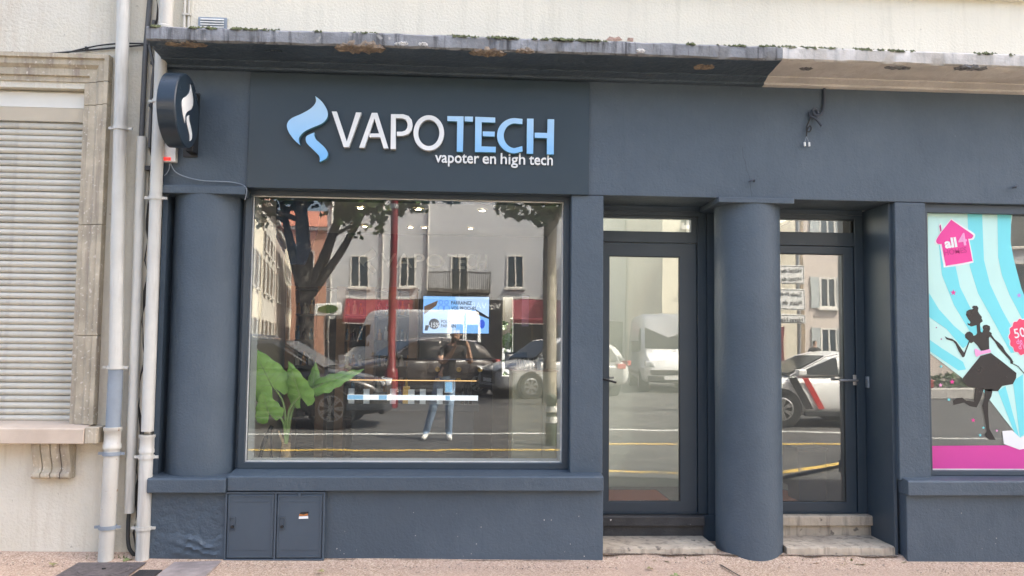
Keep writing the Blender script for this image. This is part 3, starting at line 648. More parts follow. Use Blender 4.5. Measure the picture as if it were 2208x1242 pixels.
MB().tube(curve([(-2.95, -.015, 3.683), (-2.7, -.03, 3.745), (-2.5, -.03, 3.77), (-2.3, -.03, 3.772)], (), 6, False), .006, 8).build('cable', 'cable', CA, smooth=60)
for x, z in ((-3.3, 3.672), (-2.78, 3.725)): bx('nail_clip', 'black', CA, x-.008, x+.008, -.028, .0, z-.01, z+.014)

# ---------------------------------------------------------------- signs
SG = thing('shop_sign', 'dark sign board with white and blue raised lettering above the big window', 'sign', (-.32, -.01, 2.73))
bx('board', 'panel_navy', SG, -1.590, .945, -.022, -.001, 2.722, 3.588, .003)
def let(name, poly, mats, y0=-.066, y1=-.023):
    return MB().prism_y(poly, y0, y1, 0, 1).build(name, mats, SG)
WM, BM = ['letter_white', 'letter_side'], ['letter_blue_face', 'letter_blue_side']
m, t, p = new_mat('letter_blue_face'); v = _vec(t); sp = t.nodes.new("ShaderNodeSeparateXYZ"); t.links.new(v, sp.inputs[0])
mr = t.nodes.new("ShaderNodeMapRange"); mr.inputs[1].default_value = .20; mr.inputs[2].default_value = .62; t.links.new(sp.outputs[2], mr.inputs[0])
t.links.new(_mix(t, mr.outputs[0], (.17, .47, .82), (.48, .70, .90)), p.inputs["Base Color"]); p.inputs["Roughness"].default_value = .35
V = [(-0.9794, 3.2941), (-0.9440, 3.2951), (-0.8644, 3.0714), (-0.8019, 3.2925), (-0.7620, 3.2925), (-0.8484, 3.0312), (-0.8860, 3.0302)]
let('letter', V, WM)
A1 = [(-0.6865, 3.2924), (-0.6455, 3.2935), (-0.5578, 3.0287), (-0.5934, 3.0278), (-0.6661, 3.2498), (-0.7345, 3.0297), (-0.7732, 3.0287)]
let('letter', A1, WM)
let('letter_bar', [(-0.7014, 3.1373), (-0.6227, 3.1394), (-0.6221, 3.1119), (-0.7008, 3.1098)], WM, -.064)
Pa = [(-0.5447, 3.2864), (-0.5101, 3.2874), (-0.5048, 3.0256), (-0.5426, 3.0246)]
let('letter', Pa, WM)
Po = [(-0.5090, 3.2874), (-0.4559, 3.2889), (-0.4155, 3.2767), (-0.3911, 3.2474), (-0.3839, 3.2111), (-0.3897, 3.1722), (-0.4130, 3.1417), (-0.4527, 3.1263), (-0.4992, 3.1250)]
Pi = [(-0.5084, 3.2575), (-0.4629, 3.2588), (-0.4389, 3.2506), (-0.4256, 3.2332), (-0.4208, 3.2090), (-0.4246, 3.1845), (-0.4373, 3.1665), (-0.4609, 3.1570), (-0.4999, 3.1560)]
q = MB(); q.prism_y(Po[:9]+Pi[::-1], -.065, -.023, 0, 1); q.build('letter_bowl', WM, SG)
oc = [(-0.2634, 3.1534), (-0.1503, 3.1564), (-0.2657, 3.2864), (-0.1851, 3.1555), (-0.2651, 3.2531)]
(ox, oz), (orx, _), (_, orz), (irx, _), (_, irz) = oc
MB().ring_y(ell(ox, oz, orx-ox, orz-oz, 40), ell(ox, oz, irx-ox, irz-oz, 40), -.066, -.023, 0, 1).build('letter', WM, SG, smooth=30)
let('letter', [(-0.1284, 3.2836), (-0.0071, 3.2847), (-0.0086, 3.0183), (-0.0543, 3.0171), (-0.0546, 3.2456), (-0.1277, 3.2458)], BM)
let('letter_bar', [(0.0006, 3.2838), (0.0630, 3.2845), (0.0624, 3.2466), (0.0011, 3.2471)], BM)
let('letter', [(0.0794, 3.2838), (0.2287, 3.2824), (0.2292, 3.2433), (0.1282, 3.2439), (0.1285, 3.0616), (0.2358, 3.0610), (0.2352, 3.0188), (0.0810, 3.0183)], BM)
let('letter_bar', [(0.1368, 3.1751), (0.2267, 3.1753), (0.2261, 3.1375), (0.1373, 3.1385)], BM)
cc = [(0.3765, 3.1481), (0.2436, 3.1446), (0.3750, 3.2819), (0.2940, 3.1459), (0.3755, 3.2418), (0.4335, 3.2769), (0.4328, 3.2366), (0.4334, 3.0716), (0.4360, 3.0317)]
(cx_, cz_), (c1, _), (_, c2), (c3, _), (_, c4), ta, tb, tc, td = cc
outer = [ta]+ell(cx_, cz_, cx_-c1, c2-cz_, 24, 90, 270)+[td]; inner = [tb]+ell(cx_, cz_, cx_-c3, c4-cz_, 24, 90, 270)+[tc]
let('letter', outer+inner[::-1], BM)
let('letter', [(0.4666, 3.2811), (0.5163, 3.2814), (0.5155, 3.0148), (0.4670, 3.0158)], BM)
let('letter', [(0.6214, 3.2809), (0.6712, 3.2812), (0.6700, 3.0142), (0.6180, 3.0140), (0.6181, 3.1355), (0.5254, 3.1364), (0.5250, 3.1755), (0.6200, 3.1758)], BM)
FL1 = curve([(-1.1025, 3.4065), (-1.0565, 3.3692), (-1.0208, 3.3183), (-1.0080, 3.2767), (-1.0155, 3.2380), (-1.0521, 3.2006), (-1.1261, 3.1656), (-1.1787, 3.1346), (-1.2096, 3.0954), (-1.2108, 3.0624), (-1.2027, 3.0375), (-1.2463, 3.0747), (-1.2851, 3.1262), (-1.3024, 3.1718), (-1.2949, 3.2083), (-1.2648, 3.2388), (-1.1984, 3.2714), (-1.1301, 3.3152), (-1.0970, 3.3625)], (0, 10), 5)
FL2 = curve([(-1.1028, 3.1333), (-1.1010, 3.1070), (-1.0875, 3.0810), (-1.0590, 3.0554), (-1.0262, 3.0255), (-1.0039, 2.9932), (-1.0001, 2.9692), (-1.0133, 2.9404), (-1.0575, 2.9152), (-1.0571, 2.9393), (-1.0652, 2.9632), (-1.0948, 2.9931), (-1.1331, 3.0294), (-1.1551, 3.0529), (-1.1633, 3.0812), (-1.1544, 3.1078)], (0, 8), 5)
let('flame_mark', FL1, BM); let('flame_mark', FL2, BM)
for wd_, ends in (('vapoter', [(-0.2150, 2.9270), (0.1135, 2.9350)]), ('en', [(0.1389, 2.9256), (0.2400, 2.9280)]), ('high', [(0.2742, 2.9255), (0.4585, 2.9300)]), ('tech', [(0.4884, 2.9251), (0.6668, 2.9294)])):
    text('tagline_word', wd_, 'letter_white', SG, ends[0][0], 2.940, .118, -.030, .014, bold=(.0010 if wd_ == 'high' else .0016), width=ends[1][0]-ends[0][0])

# round projecting sign
PS = thing('projecting_sign', 'round dark projecting sign with a white flame at the corner of the shopfront', 'sign', (-1.98, -.35, 2.9))
X1, X2, PY, PZ, PR_ = -2.045, -1.92, -.37, 3.185, .255
MB().lathe([(0, 0), (PR_-.008, 0), (PR_, .006), (PR_, X2-X1-.006), (PR_-.008, X2-X1), (0, X2-X1)], (X1, PY, PZ), 64, 'x').build('drum', 'sign_green', PS, smooth=30)
def flame_side(pts, x0, x1):   # (y offset, z) outline on the drum's right face
    q = MB(); n = len(pts); q.v += [(x1, PY+a, PZ+b) for a, b in pts]+[(x0, PY+a, PZ+b) for a, b in pts]
    q.f += [tuple(range(n)), tuple(n+i for i in reversed(range(n)))]; q.k += [0, 0]
    for i in range(n): j = (i+1) % n; q.f.append((i, n+i, n+j, j)); q.k.append(0)
    return q.build('flame_mark', 'letter_white', PS)
zc = [(p_[0], p_[1]) for p_ in FL1]; mx_ = sum(p_[0] for p_ in FL1+FL2)/len(FL1+FL2); mz_ = (max(p_[1] for p_ in FL1)+min(p_[1] for p_ in FL2))/2
flame_side([((a-mx_)*.76+.01, (b-mz_)*.80) for a, b in FL1], X2+.0005, X2+.004); flame_side([((a-mx_)*.76+.01, (b-mz_)*.80) for a, b in FL2], X2+.0005, X2+.004)
bx('bracket', 'black', PS, -2.01, -1.955, -.12, -.001, 2.96, 3.40, .004); bx('wall_plate', 'black', PS, -2.06, -1.955, -.012, -.001, 2.94, 3.42, .003)
AB = thing('alarm_box', 'small white alarm box with a red light under the round sign', 'alarm box', (-2.15, -.03, 2.89))
bx('housing', 'white_plastic', AB, -2.192, -2.098, -.055, -.001, 2.893, 3.03, .006); bx('red_light', 'red_lamp', AB, -2.180, -2.130, -.063, -.056, 2.901, 2.924, .003)
AC = thing('alarm_cable', 'thin cable looping from the alarm box down to the column top', 'cable', (-2.1, -.02, 2.72))
MB().tube(curve([(-2.145, -.02, 2.893), (-2.11, -.02, 2.83), (-2.03, -.02, 2.79), (-1.9, -.02, 2.765), (-1.72, -.02, 2.76), (-1.62, -.03, 2.74), (-1.585, -.04, 2.70), (-1.60, -.02, 2.63)], (), 8, False), .0042, 6).build('cable', 'pipe_grey', AC)
MB().tube(curve([(-2.148, -.02, 2.893), (-2.155, -.02, 2.84), (-2.18, -.02, 2.80), (-2.2, -.02, 2.795)], (), 6, False), .004, 6).build('cable', 'pipe_grey', AC)
LC = thing('loose_cable', 'loose painted cable knot hanging from the fascia with two white connectors', 'cable', (2.7, -.02, 3.1))
MB().tube(curve([(2.775, -.012, 3.60), (2.775, -.014, 3.53), (2.765, -.02, 3.45), (2.745, -.03, 3.40), (2.71, -.04, 3.375), (2.68, -.045, 3.38), (2.672, -.035, 3.41), (2.69, -.03, 3.425), (2.715, -.03, 3.405), (2.705, -.035, 3.36), (2.66, -.03, 3.37), (2.65, -.02, 3.40)], (), 6, False), .011, 8).build('cable', 'cable_navy', LC, smooth=60)
MB().tube(curve([(2.665, -.03, 3.37), (2.70, -.04, 3.34), (2.735, -.05, 3.29)], (), 6, False), .010, 8).build('cable', 'cable_navy', LC, smooth=60)
MB().tube(curve([(2.66, -.03, 3.36), (2.63, -.03, 3.30), (2.622, -.03, 3.26), (2.64, -.04, 3.245), (2.655, -.04, 3.27), (2.645, -.04, 3.29), (2.625, -.035, 3.26), (2.622, -.03, 3.21)], (), 6, False), .005, 6).build('cable', 'cable', LC, smooth=60)
for x in (2.607, 2.642):
    MB().tube([(2.622, -.03, 3.21), (x, -.03, 3.165)], .002, 5).build('wire', 'pipe_grey', LC); MB().tube([(x, -.03, 3.165), (x+.002, -.03, 3.135)], .008, 8).build('connector', 'letter_white', LC)
for x, z, lab in ((2.19, 2.865, 'small painted hook in the fascia above the middle column'), (4.27, 2.865, 'small painted hook in the fascia near the right edge')):
    o = MB().tube(curve([(x+.03, .01, z-.01), (x+.02, -.03, z), (x-.01, -.05, z-.012), (x-.03, -.045, z-.02)], (), 5, False), .006, 6).build('hook', 'cable_navy', smooth=60); tag(o, lab, 'hook', 'hooks in the fascia')
KP = thing('entry_keypad', 'small keypad on the side of the right doorway', 'keypad', (3.29, .38, 1.28))
bx('plate', 'pipe_grey', KP, 3.288, 3.2995, .395, .445, 1.275, 1.365, .003); bx('button', 'metal', KP, 3.284, 3.288, .41, .43, 1.31, 1.335)

# meter cabinet
MC = thing('meter_cabinet', 'painted two door meter cabinet set low in the wall under the big window', 'cabinet', (-1.3, -.08, .04))
frame_xz('frame', 'navy_cabinet', MC, -1.652, -.952, .045, .528, .014, -.088, -.05)
bx('centre_rail', 'navy_cabinet', MC, -1.306, -1.292, -.086, -.05, .06, .513); bx('back', 'frame_navy', MC, -1.638, -.966, -.058, -.051, .06, .513)
for x0, x1 in ((-1.635, -1.309), (-1.289, -.969)):
    d = bx('door', 'navy_cabinet', MC, x0, x1, -.082, -.06, .062, .511, .004)
    frame_xz('door_rim', 'navy_cabinet', d, x0+.006, x1-.006, .070, .503, .010, -.087, -.0825, .002)
    bx('panel_line', 'navy_cabinet', d, x0+.04, x1-.04, -.0845, -.0825, .455, .458); bx('panel_line', 'navy_cabinet', d, x0+.04, x1-.04, -.0845, -.0825, .118, .121)
    frame_xz('lock_plate', 'navy_cabinet', d, x0+.018, x0+.058, .260, .352, .004, -.090, -.083, .001)
    MB().lathe([(0, -.006), (.010, -.006), (.012, 0)], (x0+.038, -.084, .283), 14, 'y').build('lock', 'black', d)
bx('hinge', 'navy_cabinet', MC, -1.14, -1.122, -.097, -.087, .495, .522)
stk = thing('warning_sticker', 'torn orange and white warning sticker on the cabinet door', 'sticker', (-1.10, -.084, .35))
pm('orange', (.55, .20, .05), .6, .3, 60)
MB().prism_y([(-1.135, .338), (-1.068, .340), (-1.070, .358), (-1.133, .355)], -.0855, -.0825).build('lower_strip', 'letter_white', stk)
MB().prism_y([(-1.134, .357), (-1.071, .361), (-1.070, .374), (-1.10, .372), (-1.128, .377)], -.0858, -.0825).build('upper_strip', 'orange', stk)
MB().prism_y([(-1.130, .372), (-1.10, .368), (-1.066, .379), (-1.07, .388), (-1.12, .384)], -.0861, -.0825).build('edge_strip', 'black', stk)

# ---------------------------------------------------------------- printed film behind the right hand window
def flat(name, c_, rough=.5):
    if name not in MATS: pm(name, c_, rough, .02, 3)
    return name
flat('film_mint', (.54, .80, .72)); flat('film_teal', (.18, .68, .72)); flat('film_pink', (.80, .05, .30)); flat('film_rose', (.86, .35, .60)); flat('film_white', (.80, .80, .78))
flat('film_cutout_dark', (.010, .008, .011), .3); flat('film_red', (.80, .06, .14)); flat('film_plum', (.42, .03, .20)); flat('film_magenta', (.62, .05, .30)); flat('film_purple', (.55, .28, .68))
WF = thing('window_film', 'teal striped window film with a lady cutout filled in dark and pink house', 'window film', (3.9, .11, .66))
def film(name, mat, poly, layer, sub=WF):
    y = .0990-.0012*layer; return MB().prism_y(poly, y-.0007, y).build(name, mat, sub)
film('ground_sheet', 'film_mint', [(3.6436, 2.6661), (4.3384, 2.6693), (4.3112, 2.5244), (4.3216, 2.3586), (4.3605, 2.1351), (4.4126, 1.9711), (4.5316, 1.6480), (4.7523, 1.4322), (4.6287, 1.1420), (4.3460, 0.9036), (4.2013, 1.0854), (4.0565, 1.2711), (3.9567, 1.3243), (3.8943, 1.3705), (3.6300, 1.5659)], 0)
for pts in ([(3.7298, 2.4073), (3.7485, 2.1719), (3.8397, 1.9385), (3.9791, 1.7064), (4.0883, 1.7077), (3.9610, 1.9402), (3.8917, 2.0801), (3.8594, 2.2444), (3.8392, 2.4093)],
            [(3.9674, 2.6585), (3.9750, 2.2463), (4.0364, 2.0352), (4.1523, 1.8255), (4.2909, 1.5698), (4.4009, 1.5826), (4.3435, 1.6990), (4.2277, 1.9086), (4.1358, 2.1073), (4.0922, 2.2955), (4.0873, 2.6586)],
            [(4.2125, 2.6612), (4.2090, 2.3212), (4.2355, 2.1797), (4.2922, 2.0272), (4.4307, 1.7586), (4.4369, 1.9586), (4.3915, 2.0759), (4.3370, 2.2997), (4.3142, 2.4417), (4.3255, 2.6599)],
            [(3.6411, 2.0294), (3.7179, 1.9017), (3.8357, 1.7748), (3.9779, 1.6597), (3.9038, 1.6007), (3.7747, 1.7507), (3.6369, 1.8423)],
            [(3.6329, 1.6675), (3.7349, 1.5989), (3.9011, 1.4960), (3.9238, 1.4382), (3.8632, 1.4283), (3.6310, 1.5803)],
            [(4.1777, 1.2730), (4.2391, 1.3120), (4.3384, 0.9162), (4.3021, 0.9517)], [(4.3005, 1.3510), (4.3827, 1.4031), (4.3820, 0.9419), (4.3437, 0.9137)], [(4.0601, 1.2747), (4.0778, 1.2850), (4.0964, 1.2340), (4.0956, 1.2058)]):
    film('stripe', 'film_teal', pts, 1)
film('logo_outline', 'film_white', curve([(3.8321, 2.6197), (3.9213, 2.5625), (4.0158, 2.5063), (4.0229, 2.4813), (4.0066, 2.4548), (3.9764, 2.4502), (4.0026, 2.2998), (3.9836, 2.2684), (3.7839, 2.2335), (3.7612, 2.2531), (3.7366, 2.4096), (3.7057, 2.4140), (3.6959, 2.4349), (3.7121, 2.4654), (3.7387, 2.5011), (3.7309, 2.5653), (3.7483, 2.5767), (3.7591, 2.5341)], (0, 5, 10, 14, 17), 3), 2)
film('logo_house', 'film_pink', curve([(3.8318, 2.6096), (3.9210, 2.5499), (4.0035, 2.4950), (4.0046, 2.4759), (3.9913, 2.4631), (3.9663, 2.4601), (3.9934, 2.3047), (3.9803, 2.2819), (3.7972, 2.2477), (3.7768, 2.2569), (3.7496, 2.4158), (3.7238, 2.4154), (3.7071, 2.4301), (3.7119, 2.4553), (3.7467, 2.5087), (3.7652, 2.5292)], (0, 5, 10), 3), 3)
film('chimney', 'film_plum', [(3.7349, 2.5563), (3.7466, 2.5717), (3.7521, 2.5214), (3.7421, 2.5112)], 3)
(ax, az), (bx_, bz), (dx_, dz), (ex_, ez) = [(3.7772, 2.3837), (3.8888, 2.4043), (3.8940, 2.4034), (3.7707, 2.3259)]
text('lettering', 'all', 'film_white', WF, ax, az, .105, .0935, .0006, bold=.004, width=.100, rot=.15)
text('lettering', '4', 'film_rose', WF, dx_-.004, dz, .135, .0933, .0006, bold=.003, width=.070, rot=.15)
flat('film_deep', (.60, .03, .22))
text('lettering', 'HOMES', 'film_deep', WF, ex_, ez, .060, .0935, .0006, bold=.001, width=.185, rot=.15)
film('lady_silhouette', 'film_cutout_dark', [(3.9843, 1.9240), (3.9974, 1.9352), (4.0260, 1.9338), (4.0364, 1.9173), (4.0313, 1.8938), (4.0404, 1.8755), (4.0620, 1.8481), (4.0597, 1.8358), (4.0693, 1.8144), (4.0479, 1.7988), (4.0456, 1.7834), (4.0493, 1.7343), (4.0618, 1.7253), (4.0720, 1.7469), (4.0662, 1.7683), (4.0762, 1.7837), (4.0986, 1.7871), (4.1238, 1.7782), (4.1277, 1.7567), (4.1195, 1.7351), (4.1382, 1.7231), (4.1378, 1.7077), (4.1624, 1.6743), (4.1936, 1.6501), (4.2246, 1.6198), (4.2489, 1.5771), (4.2922, 1.5286), (4.3073, 1.5012), (4.3036, 1.4828), (4.2845, 1.4857), (4.2821, 1.5101), (4.2356, 1.5586), (4.1862, 1.6132), (4.1619, 1.6559), (4.1247, 1.6953), (4.1149, 1.6860), (4.1154, 1.5880), (4.0485, 1.5842), (4.0424, 1.5933), (4.0209, 1.6237), (3.9899, 1.6539), (3.9705, 1.6415), (3.9567, 1.6475), (3.9242, 1.5676), (3.9139, 1.5370), (3.8979, 1.5307), (3.8674, 1.5792), (3.8435, 1.6340), (3.8250, 1.6552), (3.7715, 1.6698), (3.7575, 1.6941), (3.7813, 1.6822), (3.8191, 1.6734), (3.8502, 1.6524), (3.9115, 1.5675), (3.9418, 1.6351), (3.9520, 1.6596), (3.9240, 1.6838), (3.9215, 1.7083), (3.9378, 1.7268), (3.9602, 1.7332), (3.9822, 1.7212), (3.9911, 1.6999), (4.0104, 1.7063), (4.0204, 1.7217), (4.0175, 1.7830), (3.9740, 1.7720), (3.9488, 1.7822), (3.9442, 1.8005), (3.9618, 1.7915), (3.9685, 1.8070), (3.9501, 1.8313), (3.9337, 1.8618), (3.9388, 1.8895), (3.9615, 1.9040), (3.9967, 1.9088)], 2)  # dark fill stands for the unlit room seen through a clear cutout
film('skirt', 'film_cutout_dark', [(4.0444, 1.5449), (4.1277, 1.5675), (4.2244, 1.4961), (4.3302, 1.4139), (4.3264, 1.3742), (4.2986, 1.3270), (4.2115, 1.3119), (4.1766, 1.2720), (4.0977, 1.2714), (4.0421, 1.2926), (3.9375, 1.3025), (3.8938, 1.3489), (3.8981, 1.3741)], 2)
film('leg', 'film_cutout_dark', [(3.9980, 1.2972), (4.0646, 1.2913), (4.0286, 1.1951), (4.0006, 1.1439), (3.9476, 1.1537), (3.9018, 1.1815), (3.8149, 1.1618), (3.8130, 1.1936), (3.8427, 1.2130), (3.8894, 1.2197), (3.9089, 1.2007), (3.9818, 1.1884)], 2)
film('leg', 'film_cutout_dark', [(4.0684, 1.2850), (4.1352, 1.2855), (4.1231, 1.2342), (4.0950, 1.1828), (4.0925, 1.0934), (4.1000, 0.9788), (4.1470, 0.8963), (4.1004, 0.8961), (4.0743, 0.9151), (4.0643, 0.9404), (4.0782, 0.9596), (4.0628, 1.0805), (4.0476, 1.1570), (4.0693, 1.2210)], 2)
film('bow', 'film_rose', [(3.9947, 1.5928), (4.0045, 1.6021), (4.0452, 1.5799), (4.1156, 1.5972), (4.1249, 1.5881), (4.1277, 1.5728), (4.0445, 1.5536), (4.0122, 1.5349), (3.9999, 1.5501)], 3)
film('wand', 'film_cutout_dark', [(4.3038, 1.4889), (4.3478, 1.4679), (4.4027, 1.4042), (4.4000, 1.3981), (4.3444, 1.4618), (4.3023, 1.4828)], 2)
(cx_, cz_), (rx_, _) = [(4.3944, 1.6954), (4.5086, 1.6967)]
rb_ = rx_-cx_
sc_ = [(cx_+rb_*(1+.045*math.cos(14*a))*math.cos(a), cz_+1.22*rb_*(1+.045*math.cos(14*a))*math.sin(a)) for a in [2*math.pi*i/112 for i in range(112)]]
film('badge_edge', 'film_white', [(cx_+(x-cx_)*1.05, cz_+(z-cz_)*1.05) for x, z in sc_], 2); film('badge', 'film_red', sc_, 3)
(ax, az), (bx_, bz), (dx_, dz) = [(4.3255, 1.6835), (4.3388, 1.6364), (4.3549, 1.5966)]
text('lettering', '50%', 'film_white', WF, ax, az, .105, .0935, .0006, bold=.001, rot=.20, width=.16)
text('lettering', 'de crédit', 'film_rose', WF, bx_, bz, .060, .0935, .0006, bold=.0005, rot=.20, width=.19); text('lettering', "d'impôt", 'film_rose', WF, dx_, dz, .060, .0935, .0006, bold=.0005, rot=.20, width=.16)
film('pink_band', 'film_magenta', [(3.6249, 0.8472), (5.1883, 0.8639), (5.1801, 0.6554), (3.6244, 0.6630)], 0)
film('book', 'film_white', [(4.2023, 0.9640), (4.2825, 0.9695), (4.3476, 0.9099), (4.4364, 0.9677), (4.5167, 0.9617), (4.5132, 0.8532), (4.3382, 0.8208), (4.2127, 0.8648)], 2)
def star(mat, p, r):
    film('star', mat, [(p[0]+r*(1 if i % 2 == 0 else .42)*math.sin(i*math.pi/5), p[1]+r*(1 if i % 2 == 0 else .42)*math.cos(i*math.pi/5)) for i in range(10)], 2)
for mt, (p_,), r_ in (('film_pink', [(3.8362, 2.0352)], .025), ('film_purple', [(4.3709, 2.0208)], .022), ('film_teal', [(3.7241, 1.4590)], .013), ('film_pink', [(3.8100, 1.3405)], .021),
    ('film_rose', [(3.7164, 1.3141)], .017), ('film_teal', [(3.7801, 1.2036)], .015), ('film_pink', [(3.9714, 1.0456)], .018), ('film_teal', [(4.0523, 0.9887)], .012),
    ('film_teal', [(4.0242, 0.9314)], .014), ('film_rose', [(4.1596, 0.9663)], .012), ('film_plum', [(3.7304, 1.6712)], .008), ('film_plum', [(3.6932, 1.7606)], .007)):
    star(mt, p_, r_)

# ---------------------------------------------------------------- inside the shop
em('downlight', (1, .74, .42), 42)
dl = [(-.995, 1.9, 'downlight in the shop ceiling nearest the tree side of the window'), (-.436, 1.9, 'front middle downlight in the shop ceiling'), (.187, 1.9, 'front right downlight in the shop ceiling'),
      (-1.10, 3.2, 'rear left downlight in the shop ceiling'), (-.59, 3.2, 'rear downlight second from left in the shop ceiling'), (-.434, 3.2, 'rear downlight third from left in the shop ceiling'), (.088, 3.2, 'rear right downlight in the shop ceiling')]
for x, y, lab in dl:
    t_ = thing('downlight', 'lit '+lab, 'ceiling light', (x, y, 2.9), group='downlights in the shop ceiling')
    r_ = .030 if y < 2.5 else .026
    MB().lathe([(r_+.012, 0), (r_+.012, -.012), (r_, -.014), (r_, -.002)], (x, y, 2.904), 20).build('trim_ring', 'metal', t_, smooth=40)
    MB().lathe([(0, -.004), (r_-.002, -.004), (r_-.002, -.002)], (x, y, 2.904), 20).build('lens', 'downlight', t_)
# television
em('screen_blue', (.22, .48, .95), .26); em('screen_light', (.48, .66, .98), .26); em('screen_dark', (.02, .03, .06), .08); em('screen_white', (.9, .93, 1.0), .2); em('screen_brown', (.22, .13, .10), .13); em('screen_royal', (.02, .10, .72), .24)
TV = thing('television', 'wall television showing a light blue French referral advert', 'television', (-.06, 3.8, 1.70))
bx('casing', 'black', TV, -.462, .333, 3.71, 3.75, 1.703, 2.157, .004); bx('screen', 'screen_blue', TV, -.453, .324, 3.705, 3.7095, 1.714, 2.147); bx('bracket', 'black', TV, -.12, .0, 3.75, 3.90, 1.85, 2.0)
def scr(name, mat, pts, l=0): MB().prism_y(pts, 3.7035-.0012*l, 3.7044-.0012*l).build(name, mat, TV)
scr('advert_patch', 'screen_light', [(-0.4473, 2.0099), (-0.3163, 1.9879), (-0.0308, 1.9917), (-0.0741, 1.7129), (-0.4419, 1.7086)]); scr('advert_patch', 'screen_light', [(-0.0809, 2.1465), (0.3223, 2.1483), (0.3210, 1.8848), (0.1682, 1.9864), (-0.0308, 1.9917)])
scr('advert_patch', 'screen_brown', [(-0.4436, 2.0259), (-0.2786, 2.0998), (-0.3013, 2.0358), (-0.4419, 1.9306)], 1); scr('advert_patch', 'screen_dark', [(0.1680, 1.9984), (0.3238, 1.9088), (0.3242, 1.8848), (0.1768, 1.9387)], 1)
(b0, b1), (b2, b3) = [(-0.3214, 1.8210), (-0.2581, 1.8218)]
scr('discount_badge', 'screen_dark', ell(b0, b1, b2-b0, (b2-b0), 28), 1); scr('badge_tail', 'screen_dark', [(-0.4238, 1.8039), (-0.3765, 1.8045), (-0.3990, 1.7408), (-0.4346, 1.7403)], 1)
def scrt(s, mat, a, size, w):
    text('advert_lettering', s, mat, TV, a[0], a[1], size, 3.7005, .0008, bold=.0012, width=w)
pq = [(-0.1255, 2.0526), (-0.1245, 1.9889), (-0.2424, 1.8299), (-0.2416, 1.7791), (-0.3855, 1.7806)]
scrt('PARRAINEZ', 'screen_dark', pq[0], .058, .245); scrt('VOS PROCHES', 'screen_dark', pq[1], .058, .295); scrt('POUR LE', 'screen_dark', pq[2], .058, .175); scrt('PARRAIN', 'screen_dark', pq[3], .058, .175); scrt('-15%', 'screen_white', pq[4], .080, .125)
icon = [(-0.2465, 2.0748), (-0.2211, 2.0751), (-0.1815, 2.0757), (-0.2804, 1.9725), (-0.2091, 1.9734), (-0.1433, 1.9743), (-0.2459, 2.0382), (-0.1809, 2.0391)]
ri = icon[1][0]-icon[0][0]
for c0 in (icon[0], icon[2]): MB().ring_y(ell(c0[0], c0[1], ri, ri, 20), ell(c0[0], c0[1], ri*.78, ri*.78, 20), 3.7011, 3.702).build('people_icon', 'screen_royal', TV)
for xa, xb, top in ((icon[3], icon[4], icon[6]), (icon[4], icon[5], icon[7])):
    o_ = [(xa[0], xa[1]), (xa[0]+.002, xa[1]+.05), (top[0]-.02, top[1]), (top[0]+.02, top[1]), (xb[0]-.002, xb[1]+.05), (xb[0], xb[1])]; cx_ = (xa[0]+xb[0])/2; cz_ = xa[1]+.04
    MB().ring_y(o_, [(cx_+(x-cx_)*.84, cz_+(z-cz_)*.84) for x, z in o_], 3.7011, 3.702).build('people_icon', 'screen_royal', TV)
(b0, b1), (b2, _) = [(0.2421, 1.8241), (0.2779, 1.8245)]
scr('blue_badge', 'screen_royal', ell(b0, b1, b2-b0, (b2-b0)*1.5, 24), 1)
# pale shop name on the back wall
IS = thing('wall_lettering', 'pale shop name lettering on the back wall inside', 'sign', (-.4, 3.88, 2.45))
k_ = .66; zb = 2.497
for pts_ in (FL1, FL2): MB().prism_y([(-1.237+(a+1.30)*k_, 2.417+(b-2.915)*k_) for a, b in pts_], 3.88, 3.899).build('flame_mark', 'interior_white', IS)
text('lettering', 'VAPO', 'interior_white', IS, -.98, zb, .25, 3.89, .016, width=.76); text('lettering', 'TECH', 'interior_white', IS, -.181, zb, .25, 3.89, .016, bold=.006, width=.479)
# dark blue panel hung high at the left, shelving, counters
BP = thing('banner', 'dark blue panel high at the left inside the window', 'banner', (-1.4, 1.1, 2.2))  # guessed panel; outline copies the gap a mirrored trunk leaves in the reflection
MB().prism_y([(-1.615, 2.89), (-1.615, 2.50), (-1.50, 2.26), (-1.36, 2.26), (-1.26, 2.55), (-1.22, 2.89)], 1.08, 1.11).build('sheet', 'blue_panel', BP); bx('rail', 'black', BP, -1.62, -1.21, 1.075, 1.115, 2.885, 2.905)
pm('bottle_dark', (.03, .02, .02), .15, .1, 5); pm('bottle_amber', (.35, .16, .03), .2, .1, 5); pm('bottle_blue', (.03, .10, .20), .2, .1, 5); pm('bottle_pale', (.5, .5, .48), .3, .1, 5); pm('gold', (.75, .48, .12), .3, .1, 5, metal=.6)
SH = thing('wall_shelves', 'wooden shelving with rows of small bottles along the back wall', 'shelves', (-1.1, 3.7, .25))
bx('back_board', 'wood_dark', SH, -2.0, -.50, 3.86, 3.899, .26, 2.24)
for x in (-1.98, -1.62, -1.40, -1.06, -.80, -.56): bx('upright', 'wood', SH, x-.05, x+.05, 3.60, 3.86, .26, 2.24)
for z in (.7, 1.0, 1.3, 1.6, 1.9, 2.2): bx('shelf', 'wood_dark', SH, -2.0, -.50, 3.615, 3.855, z, z+.02)
bi = 0; bmesh_ = {}
wid = ['first', 'second', 'third', 'fourth', 'fifth', 'sixth', 'seventh', 'eighth']; rows_ = {1.02: 'lowest', 1.32: 'second', 1.62: 'third', 1.92: 'top'}
